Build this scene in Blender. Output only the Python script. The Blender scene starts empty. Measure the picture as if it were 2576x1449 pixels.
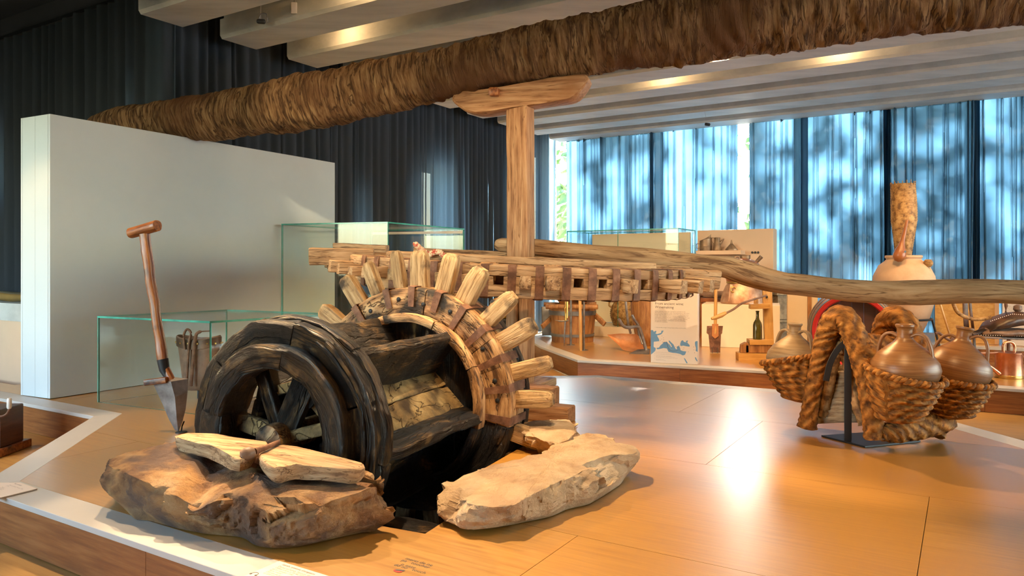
import bpy, bmesh, math, random
from mathutils import Vector, Matrix, noise
from mathutils.geometry import tessellate_polygon
R = math.radians
random.seed(7)
SC = bpy.context.scene
COL = SC.collection

# ------------------------------------------------------------------ camera, world, exposure
F, HX, HY, EYE = 1850.0, 1288.0, 668.0, 0.9      # focal length in pixels of a 2576x1449 frame, horizon row, eye above podium
cam_d = bpy.data.cameras.new('camera'); cam = bpy.data.objects.new('camera', cam_d); COL.objects.link(cam)
cam_d.sensor_width = 36.0; cam_d.lens = 36.0 * F / 2576.0
cam_d.shift_y = -(724.5 - HY) / 2576.0
cam_d.clip_start = 0.05; cam_d.clip_end = 200
cam.location = (0, 0, EYE); cam.rotation_euler = (R(90), 0, 0)
SC.camera = cam
SC.view_settings.view_transform = 'Standard'; SC.view_settings.look = 'None'
SC.view_settings.gamma = 1.0; SC.view_settings.use_curve_mapping = False
SC.view_settings.exposure = 0.02
SC.cycles.use_denoising = True
SC.cycles.max_bounces = 10; SC.cycles.diffuse_bounces = 4; SC.cycles.glossy_bounces = 4
SC.cycles.transparent_max_bounces = 24; SC.cycles.transmission_bounces = 6
SC.cycles.sample_clamp_indirect = 6.0
SC.cycles.caustics_reflective = False; SC.cycles.caustics_refractive = False

world = bpy.data.worlds.new('daylight'); SC.world = world; world.use_nodes = True
wn = world.node_tree.nodes; wl = world.node_tree.links
bgn = wn['Background']
sky = wn.new('ShaderNodeTexSky'); sky.sky_type = 'NISHITA'; sky.sun_disc = False
sky.sun_elevation = R(28); sky.sun_rotation = R(24); sky.air_density = 1.4; sky.dust_density = 1.2; sky.ozone_density = 2.0
wl.new(sky.outputs[0], bgn.inputs['Color']); bgn.inputs['Strength'].default_value = 3.2

E1 = Vector((.851, -.525, 0)); E2 = Vector((.525, .851, 0))   # along the ceiling beams / across them
def PQ(p, q, z=0.0): return Vector((p*.851 + q*.525, -p*.525 + q*.851, z))
def topq(v): return (v[0]*.851 - v[1]*.525, v[0]*.525 + v[1]*.851)

def lamp(name, kind, loc, energy, color, target=None, **kw):
    d = bpy.data.lights.new(name, kind); d.energy = energy; d.color = color
    for k, v in kw.items(): setattr(d, k, v)
    o = bpy.data.objects.new(name, d); COL.objects.link(o); o.location = loc
    if target is not None:
        o.rotation_euler = (Vector(target) - Vector(loc)).to_track_quat('-Z', 'Y').to_euler()
    return o
SUN_DIR = (-.40, -.86, -.50)
sun = lamp('sun', 'SUN', (6, 20, 12), 200.0, (1.0, .97, .92), angle=R(2.0))
sun.rotation_euler = Vector(SUN_DIR).to_track_quat('-Z', 'Y').to_euler()

WARM = (1.0, .60, .26); WARM2 = (1.0, .70, .40)
SPOTS = [  # location (lifted into the nearest slot between beams), target, energy, cone, colour
    ((-2.8, 5.55, 2.86), (.25, 3.1, .3), 680, 42, WARM, 'over the white partition'),
    ((-1.0, 3.5, 2.86), (-.1, 2.65, .1), 760, 52, WARM2, 'above the front stones'),
    ((-1.9, 3.9, 2.86), (-.95, 2.5, .15), 320, 34, WARM2, 'behind the brown stone'),
    ((.15, 2.2, 2.86), (.0, 4.6, .7), 400, 60, WARM2, 'above the tall wheel'),
    ((.35, 1.75, 2.86), (.0, 2.4, .0), 120, 60, WARM, 'above the near trim'),
    ((1.15, 2.3, 2.86), (1.9, 3.7, .3), 200, 46, WARM, 'left of the panniers'),
    ((1.1, 5.9, 2.86), (2.0, 3.6, .1), 460, 36, WARM, 'behind the panniers'),
    ((-2.7, 3.4, 2.86), (-1.9, 3.4, .0), 260, 52, WARM2, 'above the spade'),
    ((-1.6, 2.6, 2.86), (-1.25, 5.6, 2.28), 420, 30, (1.0, .78, .46), 'aimed at the palm trunk'),
    ((1.2, 5.6, 2.86), (1.35, 7.3, .1), 260, 70, WARM, 'above the text panel'),
    ((2.6, 4.9, 2.86), (2.6, 6.8, .2), 260, 70, WARM, 'above the bottle press'),
    ((3.9, 4.6, 2.86), (4.0, 6.2, .2), 230, 70, WARM, 'above the watering can'),
    ((.3, 6.5, 2.86), (.8, 8.6, .3), 200, 70, WARM, 'above the wooden tub'),
    ((2.2, 7.3, 2.86), (2.1, 9.2, .9), 110, 70, WARM2, 'above the shelf of tins'),
    ((-3.9, 3.3, 2.86), (-3.2, 4.6, -.1), 150, 60, WARM, 'above the left aisle'),
]
def slot(x, y, z):
    p, q = topq((x, y)); k = round((q - 3.43 + .17)/.755); return PQ(p, 3.43 + .755*k - .172, z)
GLOWS = [(-1.10, 5.55, 9), (-1.7, 6.35, 6), (.35, 6.95, 7), (2.2, 6.05, 9), (3.6, 5.4, 9), (1.6, 8.05, 9), (3.2, 7.2, 9), (5.1, 5.9, 9)]

# ------------------------------------------------------------------ helpers
def at(px, py, Y): return Vector(((px-HX)/F*Y, Y, EYE - (py-HY)/F*Y))
def on(px, py, z=0.0): return at(px, py, (EYE - z)*F/(py-HY))

W0 = {}
def base(o): return W0.get(o, Vector((0, 0, 0)))
def tag(o, label=None, cat=None, group=None, kind=None):
    if label: o['label'] = label
    if cat: o['category'] = cat
    if group: o['group'] = group
    if kind: o['kind'] = kind
    return o
def thing(name, label, cat, loc=(0, 0, 0), group=None):
    o = bpy.data.objects.new(name, None); COL.objects.link(o); o.location = loc
    o.empty_display_size = .1
    W0[o] = Vector(loc)
    return tag(o, label, cat, group)

class B:
    """collects vertices (with grain coordinates) and faces for one mesh"""
    def __init__(s): s.v = []; s.f = []; s.lc = []; s.mi = []
    def add(s, vs, fs, lcs=None, mi=0, off=None):
        n = len(s.v); o = off if off is not None else Vector((0, 0, 0))
        vs = [Vector(v) for v in vs]
        s.v += vs; s.lc += [Vector(l) + o for l in (lcs or vs)]
        for f in fs: s.f.append(tuple(i+n for i in f)); s.mi.append(mi)
        return s
    def box(s, lo, hi, M=None, mi=0):
        x0, y0, z0 = lo; x1, y1, z1 = hi
        c = [Vector(p) for p in ((x0,y0,z0),(x1,y0,z0),(x1,y1,z0),(x0,y1,z0),(x0,y0,z1),(x1,y0,z1),(x1,y1,z1),(x0,y1,z1))]
        f = [(0,3,2,1),(4,5,6,7),(0,1,5,4),(1,2,6,5),(2,3,7,6),(3,0,4,7)]
        return s.add([M @ p for p in c] if M else c, f, c, mi)
    def loft(s, secs, closed=False, cap=True, lcs=None, off=None, mi=0):
        m = len(secs); n = len(secs[0]); vs = [p for q in secs for p in q]; fs = []
        for i in range(m if closed else m-1):
            a = i*n; b = ((i+1) % m)*n
            for j in range(n):
                k = (j+1) % n
                fs.append((a+j, a+k, b+k, b+j))
        if cap and not closed:
            fs.append(tuple(range(n-1, -1, -1))); fs.append(tuple((m-1)*n + j for j in range(n)))
        return s.add(vs, fs, [p for q in lcs for p in q] if lcs else None, mi, off)
    def noise(s, amp, scale, seed=0.0, aniso=(1, 1, 1), oct=3):
        for i, v in enumerate(s.v):
            l = s.lc[i]; q = Vector((l.x*aniso[0], l.y*aniso[1], l.z*aniso[2]))*scale + Vector((seed, seed*1.7, seed*.3))
            d = Vector((noise.fractal(q, 1.0, 2.0, oct), noise.fractal(q+Vector((31, 7, 3)), 1.0, 2.0, oct), noise.fractal(q+Vector((5, 47, 19)), 1.0, 2.0, oct)))
            s.v[i] = v + d*amp
        return s

def obj(name, b, m, parent=None, smooth=40, bevel=0, seg=2, kind=None, label=None):
    me = bpy.data.meshes.new(name)
    off = base(parent) if parent else Vector((0, 0, 0))
    me.from_pydata([v - off for v in b.v], [], b.f)
    at_ = me.attributes.new('lc', 'FLOAT_VECTOR', 'POINT')
    at_.data.foreach_set('vector', [c for l in b.lc for c in l])
    for mm in (m if isinstance(m, (list, tuple)) else [m]): me.materials.append(mm)
    if any(b.mi): me.polygons.foreach_set('material_index', b.mi)
    bm = bmesh.new(); bm.from_mesh(me)
    bmesh.ops.recalc_face_normals(bm, faces=bm.faces)
    if bevel:
        es = [e for e in bm.edges if len(e.link_faces) == 2 and e.calc_face_angle(0) > R(35)]
        bmesh.ops.bevel(bm, geom=es, offset=bevel, segments=seg, affect='EDGES', profile=.6, clamp_overlap=True)
    bm.to_mesh(me); bm.free()
    if smooth:
        me.polygons.foreach_set('use_smooth', [True]*len(me.polygons)); me.set_sharp_from_angle(angle=R(smooth))
    o = bpy.data.objects.new(name, me); COL.objects.link(o)
    if parent: o.parent = parent; W0[o] = off
    if kind: o['kind'] = kind
    if label: o['label'] = label
    return o
def struct(name, b, m, parent=None, **k):
    return obj(name, b, m, parent, kind='structure', **k)

def rrect(w, h, r, n=3):
    """rounded rectangle outline, centred"""
    r = min(r, w*.499, h*.499); out = []
    for cx, cy, a0 in ((w/2-r, h/2-r, 0), (-w/2+r, h/2-r, 90), (-w/2+r, -h/2+r, 180), (w/2-r, -h/2+r, 270)):
        for i in range(n+1):
            a = R(a0 + 90*i/n); out.append((cx + r*math.cos(a), cy + r*math.sin(a)))
    return out
def circ(r, n=16, ry=None): return [(r*math.cos(2*math.pi*i/n), (ry or r)*math.sin(2*math.pi*i/n)) for i in range(n)]
def frames(path, up=Vector((0, 0, 1))):
    out = []; m = len(path)
    for i in range(m):
        t = (path[min(i+1, m-1)] - path[max(i-1, 0)]).normalized()
        x = t.cross(up)
        if x.length < 1e-4: x = t.cross(Vector((0, 1, 0)))
        x.normalize(); y = x.cross(t).normalized()
        out.append((t, x, y))
    return out
def sweep(b, path, secs, up=Vector((0, 0, 1)), cap=True, off=None, closed=False, mi=0):
    """path: points; secs: one section outline per point (or a single one)"""
    path = [Vector(p) for p in path]
    if not isinstance(secs[0][0], (list, tuple)): secs = [secs]*len(path)
    fr = frames(path, up); L = 0; S = []; C = []
    if closed:
        m = len(path); fr = []
        for i in range(m):
            t = (path[(i+1) % m] - path[i-1]).normalized(); x = t.cross(up); x.normalize(); fr.append((t, x, x.cross(t).normalized()))
    for i, p in enumerate(path):
        if i: L += (p - path[i-1]).length
        t, x, y = fr[i]
        S.append([p + x*a + y*c for a, c in secs[i]]); C.append([Vector((L, a, c)) for a, c in secs[i]])
    return b.loft(S, closed, cap, C, off, mi)
def tube(path, r, n=10, up=Vector((0, 0, 1)), b=None, cap=True, closed=False):
    b = b or B(); rr = r if isinstance(r, (list, tuple)) else [r]*len(path)
    return sweep(b, path, [circ(q, n) for q in rr], up, cap, closed=closed)
def lathe(prof, c, n=32, axis=None, b=None, cap=True):
    """prof: (radius, height) pairs from bottom to top, around c"""
    b = b or B(); c = Vector(c); ax = Vector(axis or (0, 0, 1)).normalized()
    x = ax.orthogonal().normalized() if axis else Vector((1, 0, 0)); y = ax.cross(x)
    S = []; C = []
    for r, h in prof:
        S.append([c + ax*h + x*(r*math.cos(2*math.pi*i/n)) + y*(r*math.sin(2*math.pi*i/n)) for i in range(n)])
        C.append([Vector((r*math.cos(2*math.pi*i/n), r*math.sin(2*math.pi*i/n), h)) for i in range(n)])
    return b.loft(S, False, cap, C)
def smooth_path(pts, n=8):
    pts = [Vector(p) for p in pts]; out = []
    for i in range(len(pts)-1):
        a = pts[max(i-1, 0)]; p = pts[i]; q = pts[i+1]; d = pts[min(i+2, len(pts)-1)]
        for k in range(n):
            t = k/n
            out.append(.5*((2*p) + (q-a)*t + (2*a-5*p+4*q-d)*t*t + (3*p-a-3*q+d)*t**3))
    out.append(pts[-1]); return out
def smooth_closed(pts, n):
    pts = [Vector(p) for p in pts]; m = len(pts); out = []
    for i in range(m):
        a, p, q, d = pts[i-1], pts[i], pts[(i+1) % m], pts[(i+2) % m]
        for k in range(n):
            t = k/n
            out.append(.5*((2*p) + (q-a)*t + (2*a-5*p+4*q-d)*t*t + (3*p-a-3*q+d)*t**3))
    return out
def prism(poly, d, b=None, mi=0, lcf=None):
    """polygon (3-D points) pushed along the vector d"""
    b = b or B(); d = Vector(d); n = len(poly); poly = [Vector(p) for p in poly]
    vs = poly + [p + d for p in poly]
    fs = [tuple(range(n)), tuple(range(2*n-1, n-1, -1))] + [(i, (i+1) % n, n+(i+1) % n, n+i) for i in range(n)]
    return b.add(vs, fs, [lcf(v) for v in vs] if lcf else None, mi)
def beam(a, c, w, h, r=.012, ns=8, up=Vector((0, 0, 1)), taper=1.0, amp=.004, ends=.6, seed=None, b=None, nr=3):
    """a hewn timber from a to c with rounded arrises and an uneven surface"""
    a = Vector(a); c = Vector(c); b = b or B(); seed = random.random()*50 if seed is None else seed
    ts = [0, .012] + [i/ns for i in range(1, ns)] + [.988, 1]
    pts = [a.lerp(c, t) for t in ts]; secs = []
    for t in ts:
        k = 1 + (taper-1)*t
        e = 1 - (1-ends)*.18 if t in (0, 1) else 1
        secs.append(rrect(w*k*e, h*k*e, r, nr))
    n0 = len(b.v)
    sweep(b, pts, secs, up, off=Vector((seed, seed*.37, seed*.71)))
    if amp:
        for i in range(n0, len(b.v)):
            q = b.lc[i]; q2 = Vector((q.x*3, q.y*9, q.z*9))
            b.v[i] = b.v[i] + Vector((noise.fractal(q2, 1, 2, 3), noise.fractal(q2+Vector((9, 2, 4)), 1, 2, 3), noise.fractal(q2+Vector((3, 8, 1)), 1, 2, 3)))*amp
    return b

# ------------------------------------------------------------------ materials
def material(name, ramp, scale=(1, 1, 1), nscale=4.0, detail=6, rough=(.5, .7), bump=.2, bscale=None, metallic=0.0,
             stain=None, coord='lc', spec=.5, dist=.01, distort=0.0, coat=0.0, wave=None, cracks=None):
    m = bpy.data.materials.new(name); m.use_nodes = True
    nt = m.node_tree; N = nt.nodes; L = nt.links; bs = N['Principled BSDF']
    if coord == 'lc':
        co = N.new('ShaderNodeAttribute'); co.attribute_name = 'lc'; cs = co.outputs['Vector']
    else:
        co = N.new('ShaderNodeTexCoord'); cs = co.outputs['Object']
    mp = N.new('ShaderNodeMapping'); mp.inputs['Scale'].default_value = scale; L.new(cs, mp.inputs['Vector'])
    nz = N.new('ShaderNodeTexNoise'); nz.inputs['Scale'].default_value = nscale; nz.inputs['Detail'].default_value = detail
    nz.inputs['Roughness'].default_value = .62; nz.inputs['Distortion'].default_value = distort
    L.new(mp.outputs[0], nz.inputs['Vector'])
    cr = N.new('ShaderNodeValToRGB'); els = cr.color_ramp.elements
    while len(els) < len(ramp): els.new(.5)
    for e, (p, c) in zip(els, ramp): e.position = .5 + (p-.5)*.66; e.color = (*c, 1)
    L.new(nz.outputs['Fac'], cr.inputs['Fac']); out = cr.outputs['Color']
    hgt = nz.outputs['Fac']
    if wave:   # (axis scale, strength) fine bands for weave or grooves
        wv = N.new('ShaderNodeTexWave'); wv.inputs['Scale'].default_value = wave[0]; wv.inputs['Distortion'].default_value = wave[2]
        wv.inputs['Detail'].default_value = 3; wv.bands_direction = wave[3] if len(wave) > 3 else 'Z'
        L.new(cs, wv.inputs['Vector'])
        ad = N.new('ShaderNodeMath'); ad.operation = 'MULTIPLY_ADD'; ad.inputs[1].default_value = wave[1]
        L.new(wv.outputs['Fac'], ad.inputs[0]); L.new(hgt, ad.inputs[2]); hgt = ad.outputs[0]
        mxw = N.new('ShaderNodeMix'); mxw.data_type = 'RGBA'; mxw.blend_type = 'MULTIPLY'
        cw = N.new('ShaderNodeMapRange'); cw.inputs['To Min'].default_value = wave[4] if len(wave) > 4 else .7
        L.new(wv.outputs['Fac'], cw.inputs['Value'])
        mxw.inputs['Factor'].default_value = 1.0
        L.new(out, mxw.inputs['A']); L.new(cw.outputs[0], mxw.inputs['B']); out = mxw.outputs['Result']
    if cracks:  # (scale vector, width, colour): thin dark contour lines of a stretched noise
        m2 = N.new('ShaderNodeMapping'); m2.inputs['Scale'].default_value = cracks[0]; L.new(cs, m2.inputs['Vector'])
        n2 = N.new('ShaderNodeTexNoise'); n2.inputs['Scale'].default_value = 1; n2.inputs['Detail'].default_value = 4; n2.inputs['Distortion'].default_value = .6; L.new(m2.outputs[0], n2.inputs['Vector'])
        sb = N.new('ShaderNodeMath'); sb.operation = 'SUBTRACT'; sb.inputs[1].default_value = .5; L.new(n2.outputs['Fac'], sb.inputs[0])
        ab = N.new('ShaderNodeMath'); ab.operation = 'ABSOLUTE'; L.new(sb.outputs[0], ab.inputs[0])
        r2 = N.new('ShaderNodeMapRange'); r2.inputs['From Max'].default_value = cracks[1]; r2.interpolation_type = 'SMOOTHSTEP'; L.new(ab.outputs[0], r2.inputs['Value'])
        mc = N.new('ShaderNodeMix'); mc.data_type = 'RGBA'; mc.inputs['A'].default_value = (*cracks[2], 1); L.new(r2.outputs[0], mc.inputs['Factor']); L.new(out, mc.inputs['B']); out = mc.outputs['Result']
        hm = N.new('ShaderNodeMath'); hm.operation = 'MULTIPLY_ADD'; hm.inputs[1].default_value = .8; L.new(r2.outputs[0], hm.inputs[0]); L.new(hgt, hm.inputs[2]); hgt = hm.outputs[0]
    if stain:  # (colour, scale, low, high)
        s2 = N.new('ShaderNodeTexNoise'); s2.inputs['Scale'].default_value = stain[1]; s2.inputs['Detail'].default_value = 5
        L.new(cs, s2.inputs['Vector'])
        mr = N.new('ShaderNodeMapRange'); mr.inputs['From Min'].default_value = stain[2]; mr.inputs['From Max'].default_value = stain[3]
        L.new(s2.outputs['Fac'], mr.inputs['Value'])
        mx = N.new('ShaderNodeMix'); mx.data_type = 'RGBA'
        L.new(mr.outputs[0], mx.inputs['Factor']); L.new(out, mx.inputs['A']); mx.inputs['B'].default_value = (*stain[0], 1)
        out = mx.outputs['Result']
    L.new(out, bs.inputs['Base Color'])
    rm = N.new('ShaderNodeMapRange'); rm.inputs['To Min'].default_value = rough[0]; rm.inputs['To Max'].default_value = rough[1]
    L.new(nz.outputs['Fac'], rm.inputs['Value']); L.new(rm.outputs[0], bs.inputs['Roughness'])
    bs.inputs['Metallic'].default_value = metallic; bs.inputs['Specular IOR Level'].default_value = spec
    bs.inputs['Coat Weight'].default_value = coat; bs.inputs['Coat Roughness'].default_value = .29; bs.inputs['Coat IOR'].default_value = 1.85
    if bump:
        bp = N.new('ShaderNodeBump'); bp.inputs['Strength'].default_value = bump; bp.inputs['Distance'].default_value = dist*2.2
        if bscale:
            b2 = N.new('ShaderNodeTexNoise'); b2.inputs['Scale'].default_value = bscale; b2.inputs['Detail'].default_value = 8
            b2.inputs['Roughness'].default_value = .7
            L.new(mp.outputs[0], b2.inputs['Vector'])
            a2 = N.new('ShaderNodeMath'); a2.operation = 'ADD'; L.new(hgt, a2.inputs[0]); L.new(b2.outputs['Fac'], a2.inputs[1]); hgt = a2.outputs[0]
        L.new(hgt, bp.inputs['Height']); L.new(bp.outputs[0], bs.inputs['Normal'])
    return m
def plain(name, c, rough=.5, metallic=0.0, spec=.5, var=.06, coat=0.0, bump=0.0, nscale=6):
    lo = tuple(max(0, x*(1-var)) for x in c); hi = tuple(min(1, x*(1+var)) for x in c)
    return material(name, [(.3, lo), (.7, hi)], nscale=nscale, rough=(rough*.92, min(1, rough*1.08)), metallic=metallic, spec=spec, bump=bump, coat=coat)

m_oak = material('oak_floor', [(.3, (.36, .155, .018)), (.5, (.43, .205, .027)), (.72, (.50, .25, .042))], scale=(1.0, 22, 22), nscale=3.2, detail=7,
                 rough=(.36, .46), bump=.05, stain=((.43, .20, .025), .9, .45, .7), spec=.8, coat=1.0)
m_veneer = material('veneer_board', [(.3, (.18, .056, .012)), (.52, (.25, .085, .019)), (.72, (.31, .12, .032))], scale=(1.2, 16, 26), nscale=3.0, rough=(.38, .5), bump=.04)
m_trim = plain('white_lacquer_trim', (.52, .50, .475), rough=.38, var=.02)
m_white = material('white_painted_board', [(.3, (.56, .63, .67)), (.7, (.60, .665, .70))], nscale=1.6, rough=(.45, .55), bump=.02)
m_concrete = material('precast_concrete', [(.3, (.42, .43, .42)), (.55, (.52, .53, .51)), (.75, (.58, .58, .56))], scale=(.5, 2.0, 2.0), nscale=2.2, rough=(.55, .75), bump=.08, coord='obj')
m_void = plain('dark_ceiling_void', (.07, .068, .075), rough=.9)
m_wallp = plain('grey_wall_paint', (.42, .40, .40), rough=.8)
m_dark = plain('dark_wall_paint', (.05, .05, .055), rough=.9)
m_floor = material('hall_parquet', [(.3, (.36, .19, .055)), (.6, (.46, .26, .08))], scale=(1.2, 14, 14), nscale=2.4, rough=(.32, .45), bump=.04)
m_palm = material('palm_trunk_fibre', [(.25, (.06, .028, .014)), (.40, (.22, .11, .045)), (.55, (.38, .205, .088)), (.75, (.54, .34, .155))], scale=(6.0, .9, .9), cracks=((22, 3.0, 3.0), .035, (.11, .052, .022)), nscale=6.0, detail=10,
                  rough=(.8, .95), bump=1.0, bscale=16, dist=.025, distort=.5, stain=((.20, .085, .035), 1.6, .48, .66), spec=.2)
m_old = material('weathered_beam_wood', [(.25, (.15, .08, .04)), (.42, (.38, .23, .12)), (.6, (.50, .33, .185)), (.8, (.60, .43, .27))], scale=(1.1, 9, 9), cracks=((1.8, 26, 26), .02, (.15, .08, .04)), nscale=3.4, detail=9,
                 rough=(.6, .8), bump=.5, dist=.008, distort=.5, stain=((.34, .20, .10), 2.2, .5, .7), spec=.3)
m_pole = material('draft_pole_wood', [(.25, (.13, .065, .03)), (.4, (.35, .21, .105)), (.6, (.45, .29, .16)), (.8, (.52, .37, .22))], scale=(.9, 8, 8), cracks=((1.0, 22, 22), .018, (.16, .085, .04)), nscale=3.2, detail=9,
                  rough=(.6, .8), bump=.45, dist=.008, distort=.8, stain=((.30, .17, .08), 1.8, .5, .72), spec=.3)
m_post = material('post_wood', [(.25, (.20, .085, .03)), (.45, (.38, .19, .085)), (.62, (.47, .265, .13)), (.8, (.54, .34, .19))], scale=(1.0, 12, 12), cracks=((1.0, 26, 26), .016, (.17, .075, .03)), nscale=3, detail=8,
                  rough=(.5, .68), bump=.4, dist=.006, stain=((.30, .13, .045), 1.7, .52, .68), spec=.35)
m_peg = material('new_peg_wood', [(.3, (.25, .15, .065)), (.5, (.41, .265, .125)), (.72, (.54, .375, .20))], scale=(1.3, 14, 14), cracks=((2.0, 40, 40), .02, (.25, .14, .06)), nscale=4, detail=9,
                 rough=(.5, .65), bump=.5, dist=.006, stain=((.055, .035, .02), 8, .53, .66), spec=.35)
m_felloe = material('rim_wood', [(.28, (.10, .05, .022)), (.45, (.33, .175, .075)), (.6, (.50, .30, .14)), (.78, (.60, .41, .22))], scale=(2, 9, 9), cracks=((4, 22, 22), .022, (.07, .035, .018)), nscale=3.2, detail=9,
                    rough=(.5, .75), bump=.55, dist=.008, stain=((.03, .02, .012), 5.0, .54, .64), spec=.35)
m_tar = material('tarred_wood', [(.3, (.006, .004, .004)), (.45, (.017, .010, .006)), (.58, (.09, .048, .017)), (.74, (.33, .19, .065))], scale=(1.2, 3.2, 3.2), cracks=((2, 14, 14), .03, (.004, .003, .003)), nscale=6.0, detail=12,
                 rough=(.18, .6), bump=1.0, bscale=24, dist=.025, distort=.7, stain=((.012, .009, .009), 4.2, .47, .56), spec=.7)
m_gold = material('ochre_crusted_wood', [(.3, (.06, .035, .014)), (.45, (.24, .15, .055)), (.6, (.40, .27, .11)), (.8, (.48, .35, .17))], cracks=((5, 9, 9), .014, (.08, .045, .02)), nscale=6, detail=10,
                  rough=(.35, .6), bump=.8, bscale=20, dist=.01, stain=((.05, .03, .014), 5, .52, .66))
m_iron = material('rusty_iron_strap', [(.3, (.10, .045, .025)), (.55, (.20, .095, .055)), (.75, (.28, .15, .09))], nscale=16, rough=(.55, .8), bump=.25, metallic=.35)
m_steel = material('grey_forged_steel', [(.3, (.14, .12, .11)), (.7, (.28, .25, .23))], nscale=9, rough=(.35, .55), bump=.12, metallic=.75)
m_black = plain('black_painted_steel', (.022, .023, .026), rough=.45, metallic=.3)
m_stoneb = material('brown_limestone', [(.26, (.085, .045, .028)), (.42, (.29, .15, .075)), (.57, (.52, .295, .13)), (.76, (.66, .43, .23))], nscale=5.5, detail=12,
                    rough=(.7, .9), bump=.9, bscale=30, dist=.022, stain=((.20, .13, .10), 5.0, .50, .62), spec=.3)
m_stonel = material('pale_limestone', [(.25, (.36, .22, .12)), (.45, (.56, .39, .23)), (.62, (.66, .49, .31)), (.8, (.74, .58, .40))], nscale=5.0, detail=12,
                    rough=(.65, .85), bump=.8, bscale=32, dist=.016, stain=((.48, .32, .19), 4.0, .52, .7), spec=.3)
m_esparto = material('woven_esparto', [(.28, (.12, .04, .008)), (.45, (.40, .15, .024)), (.6, (.54, .215, .038)), (.8, (.64, .30, .07))], nscale=24, detail=6,
                     rough=(.6, .8), bump=.6, dist=.01, wave=(9.0, .9, 5.0, 'DIAGONAL', .45), spec=.3)
m_clay = material('wheel_thrown_clay', [(.3, (.19, .075, .022)), (.5, (.26, .112, .036)), (.75, (.32, .15, .052))], scale=(1.5, 1.5, 40), nscale=3.0, rough=(.28, .42), bump=.16, dist=.004,
                  stain=((.17, .085, .04), 2.6, .54, .70))
m_clay2 = material('grey_brown_clay', [(.3, (.20, .115, .05)), (.7, (.34, .22, .105))], scale=(1.5, 1.5, 22), nscale=3.0, rough=(.4, .55), bump=.14, stain=((.36, .27, .18), 3, .5, .66))
m_terra = material('pale_terracotta', [(.3, (.52, .32, .19)), (.7, (.64, .43, .28))], nscale=3.2, rough=(.6, .75), bump=.08, stain=((.42, .27, .17), 1.6, .54, .72))
m_wicker = material('wicker', [(.3, (.13, .06, .02)), (.5, (.34, .18, .06)), (.75, (.50, .31, .13))], nscale=22, rough=(.55, .75), bump=.5, dist=.006)
m_tool = material('varnished_handle', [(.3, (.13, .035, .010)), (.5, (.27, .085, .022)), (.75, (.40, .155, .045))], scale=(1.2, 10, 10), nscale=5, rough=(.28, .42), bump=.2, dist=.004, stain=((.05, .018, .008), 7, .58, .68))
m_beech = material('oiled_beech', [(.3, (.47, .245, .065)), (.6, (.58, .33, .105)), (.8, (.65, .40, .15))], scale=(1.5, 12, 12), nscale=3, rough=(.35, .5), bump=.08)
m_stave = material('tub_staves', [(.3, (.19, .075, .022)), (.55, (.31, .14, .045)), (.78, (.42, .21, .075))], scale=(8, 8, 1.2), nscale=4, rough=(.45, .6), bump=.25, dist=.006)
m_hoop = plain('grey_iron_hoop', (.17, .17, .175), rough=.45, metallic=.6, var=.2)
m_copper = material('old_copper', [(.3, (.50, .19, .09)), (.6, (.70, .31, .16)), (.8, (.80, .44, .27))], nscale=7, rough=(.22, .38), bump=.06, metallic=.9)
m_coppr2 = material('worn_copper', [(.3, (.40, .20, .12)), (.6, (.62, .38, .25)), (.8, (.72, .52, .38))], nscale=9, rough=(.42, .58), bump=.1, metallic=.7)
m_brass = plain('brass', (.62, .40, .12), rough=.3, metallic=.9, var=.1)
m_tin = material('tarnished_tinplate', [(.3, (.17, .11, .07)), (.6, (.28, .19, .12)), (.8, (.36, .26, .17))], nscale=9, rough=(.4, .6), bump=.1, metallic=.5)
m_leather = material('dark_leather', [(.3, (.03, .014, .008)), (.6, (.10, .045, .02)), (.8, (.17, .08, .035))], nscale=7, rough=(.3, .5), bump=.2)
m_hide = material('worn_brown_hide', [(.3, (.12, .065, .04)), (.6, (.22, .125, .08)), (.8, (.30, .18, .12))], nscale=8, rough=(.45, .65), bump=.2)
m_red = plain('red_paint', (.48, .022, .018), rough=.4, var=.12)
m_headw = material('dark_barrel_head', [(.3, (.055, .02, .012)), (.7, (.12, .045, .022))], scale=(10, 1, 10), nscale=3, rough=(.4, .55), bump=.15)
m_beige = plain('beige_display_paint', (.64, .45, .31), rough=.6, var=.02)
m_cream = plain('cream_display_paint', (.72, .60, .44), rough=.6, var=.02)
m_sign = plain('printed_sign_board', (.76, .66, .58), rough=.5, var=.01)
m_ink = plain('dark_print', (.10, .085, .08), rough=.7)
m_ink2 = plain('grey_print', (.36, .30, .27), rough=.7)
m_blue = plain('blue_print', (.14, .30, .52), rough=.6)
m_grey = plain('grey_print_land', (.50, .46, .40), rough=.6)
m_amber = plain('amber_glassware', (.45, .22, .02), rough=.15, var=.3)
m_rope = material('red_white_rope', [(.38, (.42, .05, .03)), (.5, (.62, .45, .28)), (.65, (.72, .60, .42))], nscale=30, rough=(.7, .9), bump=.5)
m_mould = material('orange_rusted_share', [(.3, (.42, .15, .05)), (.7, (.60, .27, .11))], nscale=7, rough=(.4, .6), bump=.15, metallic=.3)
m_bottle = bpy.data.materials.new('green_bottle_glass'); m_bottle.use_nodes = True
_b = m_bottle.node_tree.nodes['Principled BSDF']; _b.inputs['Base Color'].default_value = (.10, .085, .012, 1); _b.inputs['Roughness'].default_value = .08
_b.inputs['Transmission Weight'].default_value = .35; _b.inputs['Coat Weight'].default_value = .3

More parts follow.
